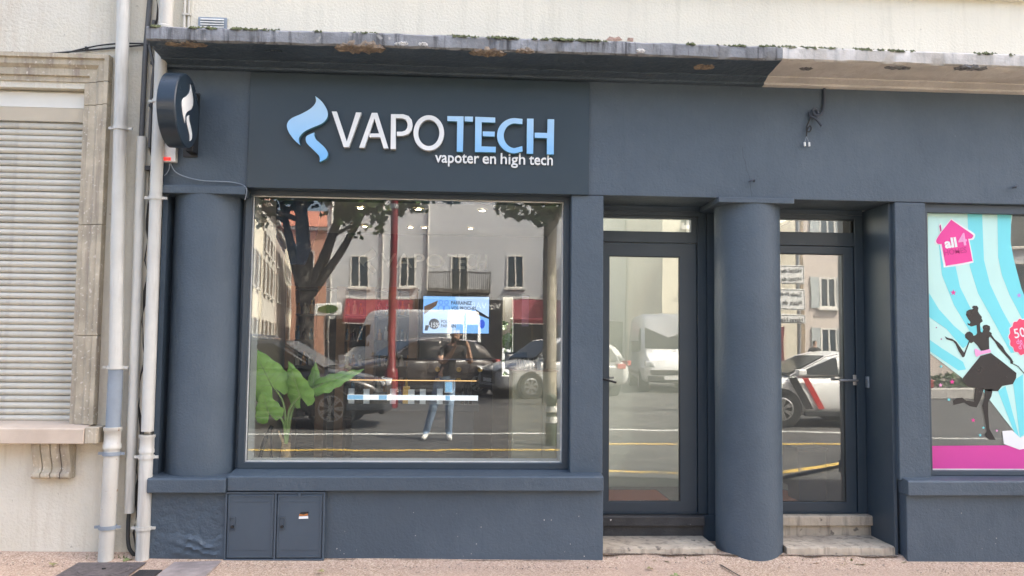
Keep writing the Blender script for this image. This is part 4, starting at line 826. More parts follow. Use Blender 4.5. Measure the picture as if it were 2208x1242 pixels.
def bottle(x, y, z, h, r, mat, lab, grp, name='bottle'):
    key = (h, r, mat)
    if key not in bmesh_:
        bmesh_[key] = MB().lathe([(0, 0), (r, 0), (r, h*.62), (r*.4, h*.72), (r*.4, h*.82), (r*.5, h*.83), (r*.5, h), (0, h)], (0, 0, 0), 10).build(name, mat, smooth=35); o = bmesh_[key]
    else: o = bmesh_[key].copy(); COL.objects.link(o)
    o.location = (x, y, z); return tag(o, lab, 'bottle', grp)
for z in (1.02, 1.32, 1.62, 1.92):
    for b0 in (-1.84, -1.27, -.97, -.71):
        nb = 4 if b0 == -1.84 else 3
        for k in range(nb):
            mt = ['bottle_dark', 'bottle_amber', 'bottle_blue', 'bottle_pale'][(bi*7+k*3) % 4]; bi += 1
            bottle(b0-.06+k*.075, 3.68, z, .13 if bi % 3 else .16, .024, mt, 'small %s bottle, %s of the %s bay in the %s row of the back shelves' % (mt[7:], wid[k], {-1.84: 'leftmost', -1.27: 'second', -.97: 'third', -.71: 'rightmost'}[b0], rows_[z]), 'bottles on the back shelves')
CT = thing('display_counter', 'dark glass topped display counter behind the big window', 'counter', (-.4, 1.3, .25))
bx('base', 'interior_dark', CT, -.95, .12, 1.25, 1.65, .25, 1.0, .004); bx('deck', 'interior_dark', CT, -.99, .165, 1.19, 1.70, 1.0, 1.06, .004)
bx('top_rail', 'wood', CT, -.985, .155, 1.195, 1.21, 1.262, 1.272); bx('glass_top', 'case_glass', CT, -.99, .16, 1.21, 1.69, 1.262, 1.270); bx('glass_front', 'case_glass', CT, -.985, .155, 1.196, 1.202, 1.06, 1.26)
em('strip_white', (.92, .95, 1.0), .24); em('strip_blue', (.30, .60, .90), .17); em('led_warm', (1, .58, .22), .4)
bx('light_strip', 'led_warm', CT, -.98, .14, 1.1925, 1.1945, 1.264, 1.270)
bx('price_strip', 'strip_white', CT, -.98, .155, 1.183, 1.188, 1.096, 1.140)
for a, b in ((-.978, -.845), (-.71, -.64), (-.13, -.09)): bx('price_label', 'strip_blue', CT, a, b, 1.181, 1.1828, 1.099, 1.137)
for k, (x, w, h, mt) in enumerate(((-.95, .05, .042, 'film_white'), (-.82, .05, .038, 'film_white'), (-.59, .05, .042, 'film_white'), (-.43, .055, .036, 'film_white'), (-.33, .05, .042, 'film_white'), (-.18, .05, .044, 'film_white'))):
    tag(MB().box(x-w/2, x+w/2, 1.20, 1.24, 1.061, 1.150+h).build('product_box', mt, bevel=.002), 'small white product box, %s from the left on the display counter' % wid[k], 'box', 'white boxes on the display counter')
gb = thing('gold_bottle', 'golden square perfume style bottle standing on the display counter', 'bottle', (-.475, 1.235, 1.06))
bx('body', 'gold', gb, -.505, -.445, 1.215, 1.255, 1.061, 1.215, .006); MB().lathe([(.014, 0), (.014, .012), (.009, .016), (.013, .024), (.009, .032), (.012, .045), (0, .05)], (-.475, 1.235, 1.215), 14).build('stopper', 'gold', gb, smooth=40)
for k, x in enumerate((.02, .055, .09)): bottle(x, 1.24, 1.061, .14, .014, 'bottle_dark', 'dark slim bottle, %s of three at the right end of the counter' % wid[k], 'slim bottles on the counter')
bottle(-.53, 1.26, 1.061, .15, .016, 'bottle_blue', 'blue black bottle just left of the golden bottle', 'slim bottles on the counter')
cd = thing('counter_card', 'small framed card standing on the right part of the display counter', 'card', (-.10, 1.23, 1.06))
bx('card', 'strip_blue', cd, -.135, -.072, 1.225, 1.229, 1.165, 1.255); frame_xz('frame', 'film_white', cd, -.14, -.067, 1.16, 1.26, .006, 1.222, 1.232, 0); bx('stem', 'black', cd, -.107, -.100, 1.225, 1.23, 1.061, 1.16)
DR = thing('drawer_unit', 'dark brown chest of drawers with cup handles in the back of the shop', 'drawers', (-.1, 2.7, .25))
bx('carcass', 'wood_dark', DR, -.55, .33, 2.52, 3.0, .25, 1.40, .004); bx('top', 'wood_dark', DR, -.57, .35, 2.49, 3.02, 1.40, 1.425, .004)
for x in (-.34, -.12, .10):
    d = bx('drawer', 'wood_dark', DR, x-.005, x+.205, 2.505, 2.519, 1.285, 1.392, .003); MB().lathe([(0, 0), (.02, .0), (.026, -.012), (.024, -.014), (0, -.004)], (x+.1, 2.505, 1.325), 14, 'y').build('cup_handle', 'gold', d, smooth=40)
LT = thing('laptop', 'open black laptop on the beige cabinet', 'laptop', (.58, 1.3, 1.37))
bx('base', 'black', LT, .40, .60, 1.25, 1.42, 1.372, 1.388); bx('lid', 'black', LT, .40, .60, 1.42, 1.435, 1.388, 1.52)
CBN = thing('cabinet', 'beige wooden cabinet at the right inside the big window', 'cabinet', (.6, 1.2, .25))
bx('carcass', 'beige', CBN, .445, .83, 1.0, 1.5, .25, 1.36, .004); bx('door', 'beige', CBN, .460, .700, .988, .999, .27, 1.35, .003); bx('door', 'beige', CBN, .705, .822, .988, .999, .27, 1.35, .003); bx('top', 'wood', CBN, .435, .84, .98, 1.52, 1.361, 1.372)
CP = thing('product_tubs', 'dark tubs standing on top of the beige cabinet', 'tubs', (.65, 1.2, 1.37))
for x in (.52, .60, .70): MB().lathe([(0, 0), (.032, 0), (.034, .10), (.028, .10), (0, .09)], (x, 1.15, 1.373), 14).build('tub', 'bottle_dark' if x < .65 else 'bottle_pale', CP, smooth=40)
pm('purple_strip', (.42, .38, .60), .5, .1, 8)
bn = thing('hanging_banner', 'narrow lilac strip banner hanging near the back window', 'banner', (.78, 3.5, 1.6))
bx('sheet', 'purple_strip', bn, .70, .78, 3.50, 3.504, 1.80, 2.15); bx('bar', 'black', bn, .69, .79, 3.495, 3.51, 2.15, 2.16)
for x0, x1, lab in ((1.10, 1.94, 'brown doormat behind the left glass door'), (2.48, 3.16, 'brown doormat behind the right glass door')):
    dm = thing('doormat', lab, 'doormat', ((x0+x1)/2, .8, .256), group='brown doormats'); bx('pile', 'mat_brown', dm, x0+.03, x1-.13, .60, 1.50, .256, .270); frame = MB()
    frame.box(x0+.02, x1-.12, .59, .60, .256, .272).box(x0+.02, x1-.12, 1.50, 1.51, .256, .272).box(x1-.13, x1-.12, .60, 1.50, .256, .272).build('edge', 'interior_dark', dm)
bn2 = thing('waste_bin', 'dark bin standing in the right doorway vestibule', 'bin', (3.05, 1.1, .256))
MB().box(2.93, 3.18, .95, 1.2, .257, .70).build('body', 'interior_dark', bn2, bevel=.01); MB().box(2.92, 3.19, .94, 1.21, .70, .73).build('lid', 'black', bn2, bevel=.006)
# big leaved plant
PL = thing('potted_plant', 'tall potted plant with big heart shaped green leaves in the window', 'plant', (-1.36, .62, .25))
MB().lathe([(0, 0), (.14, 0), (.18, .30), (.165, .30), (.15, .27), (0, .26)], (-1.36, .62, .251), 24).build('pot', 'interior_dark', PL, smooth=40)
MB().tube(curve([(-1.36, .60, .48), (-1.358, .56, .62), (-1.362, .52, .72), (-1.358, .505, .80)], (), 5, False), [.040]*10+[.036]*6, 12).build('stem', 'trunk_tan', PL, smooth=60)
MB().tube([(-1.365, .52, .76), (-1.40, .49, .86), (-1.415, .49, .90)], [.016, .012, .006], 8).build('leaf_stub', 'trunk_tan', PL, smooth=60)
LO = [(.26, 0), (.40, .08), (.45, .18), (.43, .30), (.37, .45), (.28, .62), (.16, .80), (.06, .93), (0, 1.0)]
def big_leaf(base, tip, up, w, droop=.1, wave=.016):
    base, tip, up = Vector(base), Vector(tip), Vector(up); ax_ = tip-base; L = ax_.length*1.14; ax_.normalize(); sd_ = ax_.cross(up).normalized(); nn = sd_.cross(ax_).normalized()
    q = MB(); ns, nw = 20, 8
    def half(t):
        for (w0, t0), (w1, t1) in zip(LO, LO[1:]):
            if t <= t1: return w0+(w1-w0)*(t-t0)/(t1-t0)
        return 0
    for i in range(ns+1):
        t = i/ns
        for j in range(-nw, nw+1):
            u = j/nw; au = abs(u); tt = t+max(0, (.24-t))*max(0, 1-au*2.0); hw = half(t)*(1+.05*math.sin(t*26+(1 if u > 0 else 0)))
            x = u*hw*w*L; dz = droop*L*(.10-.9*tt*tt)+au*hw*L*(.16-.55*au*.5)+wave*L*math.sin(tt*30+u*3)*au
            q.v.append(tuple(base+ax_*((tt-.24)*L)+sd_*x+nn*dz))
    m_ = 2*nw+1
    for i in range(ns):
        for j in range(m_-1): q.f.append((i*m_+j, i*m_+j+1, i*m_+m_+j+1, i*m_+m_+j)); q.k.append(0)
    o = q.build('leaf', 'leaf', PL, smooth=70, fix=False)
    for sgn in (0, -1, 1):
        for t0 in ((0,) if sgn == 0 else (.26, .36, .46, .58)):
            pts_ = []
            for k in range(6):
                f = k/5; tt = .24+f*.70 if sgn == 0 else t0+.12*f; u = 0 if sgn == 0 else sgn*f*.9; hw = half(tt)
                dz = droop*L*(.10-.9*tt*tt)+abs(u)*hw*L*(.16-.55*abs(u)*.5)+wave*L*math.sin(tt*30+u*3)*abs(u)
                pts_.append(base+ax_*((tt-.24)*L)+sd_*(u*hw*w*L)+nn*(dz+.0015))
            MB().tube(pts_, [(.0045 if sgn == 0 else .0022)*(1-.6*k/5) for k in range(6)], 5).build('vein', 'petiole', o)
    return o
crown = Vector((-1.358, .505, .79))
for base, tip, up, w, dr in (((-1.47, .46, 1.25), (-1.63, .36, 1.60), (.35, -1, .1), .80, .05), ((-1.25, .46, 1.17), (-1.36, .40, 1.48), (-.35, -1, .1), .66, .08), ((-1.475, .42, 1.03), (-1.535, .36, 1.24), (.1, -1, .1), .95, .1),
                             ((-1.08, .60, 1.27), (-.74, .60, 1.42), (.1, -.75, .8), .50, .10), ((-1.20, .74, 1.22), (-1.20, .78, 1.47), (-.2, -1, .1), .55, .1)):
    big_leaf(base, tip, up, w, dr)
    b_ = Vector(base); mid = crown*.45+b_*.55+Vector((-(b_-crown).x*.35, 0, .06))
    MB().tube(curve([tuple(crown), tuple(mid), tuple(b_)], (), 8, False), [.013-.007*i/16 for i in range(17)], 7).build('petiole', 'petiole', PL, smooth=70)
CH = thing('folding_chair', 'black folded stand leaning inside at the lower left of the window', 'stand', (-1.55, .6, .25))
MB().tube(curve([(-1.60, .55, .30), (-1.575, .55, .62), (-1.54, .55, .80), (-1.48, .55, .93)], (), 6, False), .016, 8).build('leg', 'black', CH, smooth=60); MB().tube([(-1.46, .58, .25), (-1.50, .58, .92)], .012, 8).build('leg', 'black', CH, smooth=60)
# shrub in the yard behind the back window
pm('foliage', (.085, .15, .03), .6, .35, 8, col2=(.035, .075, .012)); pm('bark', (.095, .085, .075), .9, .3, 6, .9, 25, fleck=(.22, .20, .165), fleck_scale=7, fleck_amt=.58); pm('bark_pale', (.42, .38, .30), .9, .25, 5, .7, 25, fleck=(.26, .24, .17), fleck_scale=6, fleck_amt=.6)
def leaf_cloud(q, c, rad, n, size, rnd, squash=.8):
    for i in range(n):
        d = Vector((rnd.gauss(0, 1), rnd.gauss(0, 1), rnd.gauss(0, 1))).normalized()*(rad*rnd.uniform(.25, 1.0)**.6); d.z *= squash
        p_ = Vector(c)+d; a = Vector((rnd.uniform(-1, 1), rnd.uniform(-1, 1), rnd.uniform(-.7, .7))).normalized(); b_ = a.cross(Vector((rnd.uniform(-1, 1), rnd.uniform(-1, 1), rnd.uniform(-1, 1)))).normalized(); s_ = size*rnd.uniform(.6, 1.3)
        q.add([p_-a*s_*.5, p_+b_*s_*.42-a*s_*.05, p_+a*s_*.55, p_-b_*s_*.42-a*s_*.05], [(0, 1, 2, 3)])
YB = thing('yard_shrub', 'bright green shrub seen through the back window', 'shrub', (1.2, 6.2, 0))
q = MB(); rnd = random.Random(5)
for k in range(9): leaf_cloud(q, (1.2+rnd.uniform(-.7, .7), 6.2+rnd.uniform(-.3, .3), 1.0+rnd.uniform(-.5, 1.4)), .6, 260, .13, rnd)
q.build('foliage', 'foliage', YB, fix=False); MB().tube([(1.2, 6.2, 0), (1.22, 6.2, 1.0)], [.06, .04], 8).build('trunk', 'bark', YB)

# ---------------------------------------------------------------- the street behind the photographer
pm('tyre', (.02, .02, .02), .8, .1, 9); pm('alloy', (.55, .55, .56), .3, .05, 9, metal=.9); pm('car_glass', (.012, .015, .017), .12, .05, 3, spec=.3); pm('lamp_clear', (.62, .64, .66), .1, .1, 20, metal=.4); pm('lamp_red', (.35, .01, .01), .2, .1, 9)
pm('chrome', (.75, .75, .76), .12, .02, 5, metal=1); pm('trim', (.02, .02, .022), .6, .1, 5)
def paint(name, c_): pm(name, c_, .32, .03, 2, coat=.8); return name
paint('paint_black', (.016, .018, .020)); paint('paint_brown', (.075, .062, .055)); paint('paint_silver', (.42, .42, .42)); paint('paint_white_car', (.78, .78, .77)); paint('paint_grey', (.16, .165, .17)); paint('stripe_red', (.5, .02, .02)); paint('stripe_black', (.02, .02, .022))
def wheel(c, x, y, r, side):
    w = MB().lathe([(r*.62, -.10), (r*.95, -.105), (r, -.07), (r, .07), (r*.95, .105), (r*.62, .10)], (x, y, r), 28, 'y').build('wheel', 'tyre', c, smooth=50, local=True)
    q = MB(); o = .100*side
    q.lathe([(r*.64, o-.02*side), (r*.64, o), (r*.58, o+.006*side), (r*.56, o-.03*side)], (x, y, r), 28, 'y'); q.lathe([(0, o-.002*side), (r*.14, o-.002*side), (r*.15, o-.03*side)], (x, y, r), 14, 'y')
    for k in range(7):
        a = 2*math.pi*k/7
        for da in (-.13, .13):
            ca, sa = math.cos(a+da), math.sin(a+da); cb, sb_ = math.cos(a), math.sin(a); px, pz = -sa, ca; w_ = r*.045
            q.add([(x+cb*r*.12+px*w_*s1, y+o-d, r+sb_*r*.12+pz*w_*s1) for s1 in (-1, 1) for d in (0, .02*side)]+[(x+ca*r*.58+px*w_*s1, y+o-d, r+sa*r*.58+pz*w_*s1) for s1 in (-1, 1) for d in (0, .02*side)],
                  [(0, 2, 6, 4), (1, 5, 7, 3), (0, 4, 5, 1), (2, 3, 7, 6)])
    q.build('rim', 'alloy', w, local=True); MB().lathe([(0, o-.04*side), (r*.6, o-.04*side)], (x, y, r), 20, 'y').build('hub_disc', 'trim', w, local=True)
    return w
def loft(stations, ringf):
    q = MB(); n = None
    for s in stations:
        r_ = ringf(*s[1:]); n = len(r_); q.v += [(s[0], y, z) for y, z in r_]
    for i in range(len(stations)-1):
        for j in range(n): k_ = (j+1) % n; q.f.append((i*n+j, i*n+k_, i*n+n+k_, i*n+n+j)); q.k.append(0)
    q.f += [tuple(range(n)), tuple((len(stations)-1)*n+j for j in reversed(range(n)))]; q.k += [0, 0]
    return q
def subd(o, l=2):
    m_ = o.modifiers.new('smooth', 'SUBSURF'); m_.levels = l; m_.render_levels = l; return o
def car(label, loc, rz, mat, L=4.3, W=1.82, H=1.55, belt=.98, wr=.335, grp='parked cars', estate=True, stripes=False, z=.1):
    c = thing('parked_car', label, 'car', (loc[0], loc[1], z), rz, grp, local=True); h = W/2
    def ring(zb, zt, w): return [(-w*.80, zb), (-w*.97, zb+.07), (-w, zb+(zt-zb)*.45), (-w*.985, zt-.13), (-w*.93, zt-.02), (-w*.55, zt+.025), (0, zt+.035), (w*.55, zt+.025), (w*.93, zt-.02), (w*.985, zt-.13), (w, zb+(zt-zb)*.45), (w*.97, zb+.07), (w*.80, zb)]
    F, Bk = L/2, -L/2
    st = [(Bk, .48, .78, h*.80), (Bk+.06, .30, .93, h*.92), (Bk+.35, .23, belt, h*.985), (Bk+.9, .2, belt+.01, h), (-.2, .19, belt-.01, h), (F-1.25, .19, belt-.01, h), (F-.85, .2, belt-.05, h*.99), (F-.40, .21, belt-.13, h*.96), (F-.10, .24, belt-.24, h*.86), (F-.02, .30, belt-.34, h*.74), (F, .36, belt-.44, h*.66)]
    subd(loft(st, ring).build('body', mat, c, smooth=60, local=True))
    wb, wt = h*.93, h*.74
    g = [(Bk+.16, belt-.03, wb*.93), (Bk+.30, belt+.22, wb*.90) if estate else (Bk+.5, belt+.2, wb*.9), (Bk+.52 if estate else Bk+.9, H-.06, wt), (-.35, H-.005, wt+.02), (F-2.05, H-.03, wt+.01), (F-1.75, H-.12, wt+.03), (F-1.02, belt-.04, wb*.95)]
    def gring(z_, w): return [(-wb, belt-.08), (-(w*.35+wb*.65), belt-.08+(z_-belt+.08)*.5), (-w, z_-.05), (-w*.80, z_), (0, z_+.03), (w*.80, z_), (w, z_-.05), (w*.35+wb*.65, belt-.08+(z_-belt+.08)*.5), (wb, belt-.08)]
    subd(loft(g, gring).build('cabin', mat, c, smooth=60, local=True), 1)
    def side_y(z_): f = (z_-belt+.08)/(H-.05-belt+.08); return wb*(1-f)+wt*f+.022
    for s in (-1, 1):
        for x0b, x0t, x1b, x1t in (((-.30, -.30, F-1.16, F-1.92), (Bk+.62, Bk+.80, -.38, -.38))):
            za, zb_ = belt+.02, H-.13; q = MB()
            P = [(x0b, za), (x1b, za), (x1t, zb_), (x0t, zb_)]; q.add([(x, s*side_y(z_), z_) for x, z_ in P]+[(x, s*(side_y(z_)-.03), z_) for x, z_ in P], [(0, 1, 2, 3), (4, 7, 6, 5), (0, 4, 5, 1), (1, 5, 6, 2), (2, 6, 7, 3), (3, 7, 4, 0)])
            q.build('side_window', 'car_glass', c, local=True)
        q = MB(); q.tube([(F-1.05, s*(wb+.01), belt+.0), (F-1.80, s*(wt+.035), H-.10), (-.4, s*(wt+.035), H-.035), (Bk+.70, s*(wt+.03), H-.10)], .014, 6); q.build('roof_trim', 'chrome', c, local=True)
        MB().box(F-1.30, F-1.12, s*h-.02*s, s*(h+.16), belt+.0, belt+.13).build('mirror', mat, c, bevel=.03, local=True)
        MB().box(-.75, -.58, s*(h*.995), s*(h+.018), belt-.17, belt-.145).build('door_handle', mat, c, local=True)
        MB().prism_x([(s*(h*.55), belt-.31), (s*(h*.80), belt-.27), (s*(h*.84), belt-.20), (s*(h*.60), belt-.25)], F-.34, F-.015).build('headlight', 'lamp_clear', c, bevel=.02, local=True)
        MB().box(Bk-.0, Bk+.14, s*h*.60, s*h*.93, belt-.18, belt-.02).build('tail_light', 'lamp_red', c, bevel=.02, local=True)
        for x in (F-.86, Bk+.78):
            MB().lathe([(0, s*.0), (wr*1.13, s*.0), (wr*1.13, -s*.3), (0, -s*.3)], (x, s*(h+.006), wr), 28, 'y').build('wheel_arch', 'trim', c, local=True); wheel(c, x, s*(h-.075), wr, s)
        MB().box(Bk+1.2, F-1.3, s*(h-.03), s*(h+.012), .20, .30).build('sill', 'trim', c, bevel=.01, local=True)
    def ws(xb, zb_, wb_, xt, zt_, wt_, nm):
        q = MB(); q.add([(xb, -wb_, zb_), (xb, wb_, zb_), (xt, wt_, zt_), (xt, -wt_, zt_)], [(0, 1, 2, 3)]); o = q.build(nm, 'car_glass', c, local=True); sm = o.modifiers.new('solid', 'SOLIDIFY'); sm.thickness = .02; sm.offset = 0
    ws(F-1.06, belt+.04, wb*.88, F-1.80, H-.095, wt*.92, 'windscreen'); ws(Bk+.17, belt+.06, wb*.80, Bk+.46 if estate else Bk+.85, H-.12, wt*.88, 'rear_window')
    MB().box(F-.06, F+.008, -h*.50, h*.50, .42, belt-.30).build('grille', 'trim', c, bevel=.02, local=True); MB().box(F-.03, F+.014, -.26, .26, .45, .56).build('number_plate', 'film_white', c, local=True)
    MB().box(F-.10, F+.005, -h*.62, h*.62, .24, .36).build('bumper', 'trim', c, bevel=.03, local=True); MB().box(F-.07, F+.012, -h*.50, h*.50, belt-.318, belt-.300).build('grille_bar', 'chrome', c, local=True)
    if stripes:
        for s in (-1, 1):
            for mt, x0 in (('stripe_black', .25), ('stripe_red', .02)):
                q = MB(); w_ = .16 if mt == 'stripe_black' else .12; q.prism_y([(x0+.30, belt-.03), (x0+.30+w_, belt-.03), (x0+w_-.02, .34), (x0-.02, .34)], s*(h+.004), s*(h+.010)); q.build('stripe', mt, c, local=True)
    return c
car('black crossover parked nearest behind the photographer, mirrored at the window\'s left', (-3.53, -8.95), 0.03, 'paint_black', 4.45, 1.84, 1.58, 1.02, .36)
car('brown car parked mirrored behind the red post', (-1.20, -17.7), math.pi-.42, 'paint_brown', 4.4, 1.84, 1.66, 1.06, .35)
car('silver car parked mirrored at the right of the big window', (2.75, -17.6), math.pi-.42, 'paint_silver', 4.4, 1.84, 1.68, 1.06, .35)
car('dark people carrier parked far behind, mirrored at the left', (-6.4, -19.5), .2, 'paint_grey', 4.5, 1.84, 1.75, 1.08, .34)
car('small grey hatchback mirrored in the left glass door', (3.35, -18.2), math.pi/2-.35+math.pi, 'paint_grey', 3.8, 1.7, 1.50, .98, .31)
car('white car with red and black stripes mirrored in the right glass door', (6.75, -8.9), math.pi-.02, 'paint_white_car', 3.4, 1.70, 1.42, .96, .34, stripes=True)
def van(label, loc, rz, L=5.4, W=1.95, H=2.55):
    c = thing('delivery_van', label, 'van', (loc[0], loc[1], .1), rz, 'white vans', local=True); h = W/2; F, Bk = L/2, -L/2
    def ring(zb, zt, w, wt): return [(-w*.85, zb), (-w*.98, zb+.08), (-w, zb+.5), (-(w*.6+wt*.4), zb+(zt-zb)*.6), (-wt, zt-.12), (-wt*.9, zt), (0, zt+.03), (wt*.9, zt), (wt, zt-.12), (w*.6+wt*.4, zb+(zt-zb)*.6), (w, zb+.5), (w*.98, zb+.08), (w*.85, zb)]
    st = [(Bk, .40, H-.06, h*.97, h*.84), (Bk+.05, .34, H-.02, h, h*.87), (Bk+.6, .3, H, h, h*.88), (F-2.0, .3, H, h, h*.88), (F-1.62, .3, H-.05, h, h*.86), (F-1.42, .3, H-.16, h, h*.85), (F-.80, .3, 1.36, h, h*.86), (F-.62, .3, 1.22, h*.99, h*.88), (F-.14, .32, 1.02, h*.93, h*.78), (F-.02, .36, .78, h*.82, h*.7), (F, .42, .66, h*.76, h*.62)]
    o = loft(st, ring).build('body', 'paint_white_car', c, smooth=32, local=True); bv = o.modifiers.new('bevel', 'BEVEL'); bv.width = .03; bv.segments = 2; bv.limit_method = 'ANGLE'; bv.angle_limit = R(40)
    def quad(nm, pts, mat='car_glass'):
        o = MB().add(pts, [(0, 1, 2, 3)]).build(nm, mat, c, local=True); sm = o.modifiers.new('solid', 'SOLIDIFY'); sm.thickness = .025; sm.offset = 0
    quad('windscreen', [(F-.80, -h*.82, 1.40), (F-.80, h*.82, 1.40), (F-1.40, h*.76, H-.24), (F-1.40, -h*.76, H-.24)])
    for s in (-1, 1):
        quad('side_window', [(F-1.02, s*(h*.945), 1.32), (F-1.75, s*(h*.955), 1.32), (F-1.75, s*(h*.90), H-.50), (F-1.42, s*(h*.90), H-.50)])
        MB().box(Bk-.012, Bk+.02, s*.10 if s > 0 else -h*.72, h*.72 if s > 0 else -.10, 1.30, H-.48).build('rear_window', 'car_glass', c, bevel=.01, local=True)
        frame = MB(); MB().box(Bk-.02, Bk+.04, s*h*.86, s*h*.97, .9, 1.35).build('tail_light', 'lamp_red', c, bevel=.01, local=True)
        MB().prism_x([(s*h*.55, .80), (s*h*.88, .84), (s*h*.88, 1.02), (s*h*.62, .95)], F-.32, F-.02).build('headlight', 'lamp_clear', c, bevel=.02, local=True)
        MB().box(F-1.15, F-.98, s*h, s*(h+.24), 1.28, 1.62).build('mirror', 'trim', c, bevel=.03, local=True); MB().box(Bk+.5, F-1.1, s*(h-.03), s*(h+.015), .52, .62).build('side_moulding', 'trim', c, local=True)
        for x in (F-.92, Bk+1.0):
            MB().lathe([(0, 0), (.40, 0), (.40, -s*.3), (0, -s*.3)], (x, s*(h+.004), .34), 24, 'y').build('wheel_arch', 'trim', c, local=True); wheel(c, x, s*(h-.075), .34, s)
    MB().box(Bk-.016, Bk+.01, -.012, .012, .45, H-.12).build('door_gap', 'trim', c, local=True); MB().box(Bk-.06, Bk+.04, -h*.95, h*.95, .36, .52).build('bumper', 'trim', c, bevel=.03, local=True)
    MB().box(F-.06, F+.02, -h*.72, h*.72, .56, .72).build('grille', 'trim', c, bevel=.02, local=True); MB().box(F-.08, F+.015, -h*.80, h*.80, .34, .54).build('bumper', 'trim', c, bevel=.03, local=True); MB().box(F+.0, F+.028, -.26, .26, .42, .53).build('number_plate', 'film_white', c, local=True)
    return c
van('white van mirrored behind the television, its rear doors towards the light', (-1.94, -23.7), math.pi+.7, H=2.62)
van('white van facing the shop, mirrored in the left glass door', (6.95, -21.4), math.pi/2+.12)

# trees
def tree(label, x, y, limbs, r0, fork, crowns, mat, seed, nleaf=420):
    t_ = thing('plane_tree', label, 'tree', (x, y, .1), group='plane trees in the square'); rnd = random.Random(seed); q = MB(); top = Vector((x+fork[0], y+fork[1], fork[2]))
    q.tube(curve([(x, y, .05), (x+.02, y, .5), (x+fork[0]*.3, y+fork[1]*.4, fork[2]*.5), tuple(top)], (), 5, False), [r0*1.5]+[r0*1.15]*3+[r0]*12, 14)
    tips = []
    for lx, ly, lz, lr in limbs:
        e_ = Vector((x+lx, y+ly, lz)); mid = top*.5+e_*.5+Vector((lx*.05, 0, -.10*abs(lx)))
        q.tube(curve([tuple(top-Vector((0, 0, .25))), tuple(mid), tuple(e_)], (), 6, False), [lr*(1-.55*i/12) for i in range(13)], 10); tips.append(e_)
        for k in range(4):
            b_ = mid.lerp(e_, rnd.uniform(.3, 1)); e2 = b_+Vector((rnd.uniform(-1.6, 1.6), rnd.uniform(-1.6, 1.6), rnd.uniform(.2, 1.8))); q.tube([b_, b_.lerp(e2, .5)+Vector((0, 0, .1)), e2], [lr*.35, lr*.25, lr*.1], 6); tips.append(e2)
    q.build('trunk', mat, t_, smooth=60)
    q = MB()
    for cx0, cy0, cz0, cr in crowns: leaf_cloud(q, (x+cx0, y+cy0, cz0), cr, int(nleaf*cr*cr), .20, rnd, .75)
    for tp in tips: leaf_cloud(q, tp+Vector((0, 0, .3)), .9, 130, .19, rnd)
    q.build('crown', 'foliage', t_, fix=False)
tree('big plane tree with forked dark trunk, mirrored at the window\'s left', -4.15, -16, [(.9, 0, 5.2, .20), (-.15, .2, 5.6, .26), (-.75, -.2, 5.4, .17), (1.9, .3, 5.9, .14)], .24, (.0, 0, 2.9),
     [(1.8, .2, 6.0, .9), (3.0, 0, 6.1, 1.0), (-1.6, 0, 6.3, 1.1), (.3, 0, 7.2, 1.8), (2.5, -.5, 7.3, 1.6), (-2.2, .3, 7.2, 1.6), (4.0, 0, 6.9, 1.2), (-.4, .3, 5.75, .5), (2.3, .1, 5.15, .28), (.9, .1, 5.4, .5), (1.4, .1, 5.3, .5), (1.8, 0, 5.0, .30), (1.2, 0, 4.85, .22), (2.6, .1, 5.35, .4)], 'bark', 11)
tree('plane tree with pale straight trunk, mirrored at the window\'s right', 2.17, -14, [(-.9, 0, 5.8, .12), (.9, .2, 5.9, .13), (0, 0, 6.4, .18)], .17, (.0, 0, 4.8),
     [(-1.3, 0, 5.7, .8), (-.4, 0, 5.35, .45), (1.2, 0, 6.0, 1.0), (0, 0, 7.0, 1.6), (-2.1, .2, 6.2, .8), (2.4, 0, 6.6, 1.2), (-1.1, 0, 4.95, .35), (-.75, 0, 4.8, .32), (-.3, .35, 4.75, .36), (.2, .4, 5.05, .42), (-3.25, 0, 4.95, .26), (-2.4, .1, 5.3, .4), (.5, .4, 4.9, .3)], 'bark_pale', 12)
tree('plane tree far right in the square, mirrored above the doors', 9.4, -19, [(-1.2, 0, 6.8, .14), (1.2, .2, 6.9, .13), (0, 0, 7.4, .18)], .22, (.0, 0, 4.6),
     [(-1.6, 0, 6.7, 1.0), (1.4, 0, 6.8, 1.2), (0, 0, 8.0, 1.8), (-2.6, .2, 7.2, 1.0), (2.8, 0, 7.6, 1.4)], 'bark', 13)
# street furniture
pm('post_red', (.17, .010, .018), .4, .1, 5); pm('bollard_green', (.055, .075, .05), .5, .15, 6)
LP = thing('lamp_post', 'dark red street post mirrored in the middle of the window', 'lamp post', (-1.6, -13, .1))
MB().lathe([(.16, 0), (.16, .25), (.15, .8), (.12, .86), (.09, .90), (.085, 3.0), (.075, 7.5), (0, 7.5)], (-1.6, -13, .1), 16).build('post', 'post_red', LP, smooth=40); MB().lathe([(.10, 0), (.10, .1)], (-1.6, -13, 4.7), 16).build('collar', 'alloy', LP)
MB().tube([(-1.6, -13, 7.5), (-1.6, -12.4, 7.9), (-1.6, -11.6, 8.0)], .05, 8).build('arm', 'post_red', LP); MB().box(-1.72, -1.48, -11.9, -11.2, 7.95, 8.1).build('lamp_head', 'trim', LP, bevel=.03)
BO = thing('bollard', 'green bollard with two white bands mirrored at the lower right of the window', 'bollard', (1.35, -5.95, .1))
MB().lathe([(0, 0), (.085, 0), (.085, .40), (.072, .42), (.072, .62), (.088, .63), (.088, .70), (.06, .75), (0, .76)], (1.35, -5.95, .1), 20).build('post', 'bollard_green', BO, smooth=35)
for z in (.475, .63): MB().lathe([(.0875, -.045), (.0895, -.045), (.0895, .045), (.0875, .045)], (1.35, -5.95, z), 20).build('band', 'film_white', BO)
DS = thing('direction_sign', 'white direction signs on posts, mirrored in the right glass door', 'signpost', (6.7, -11, .1))
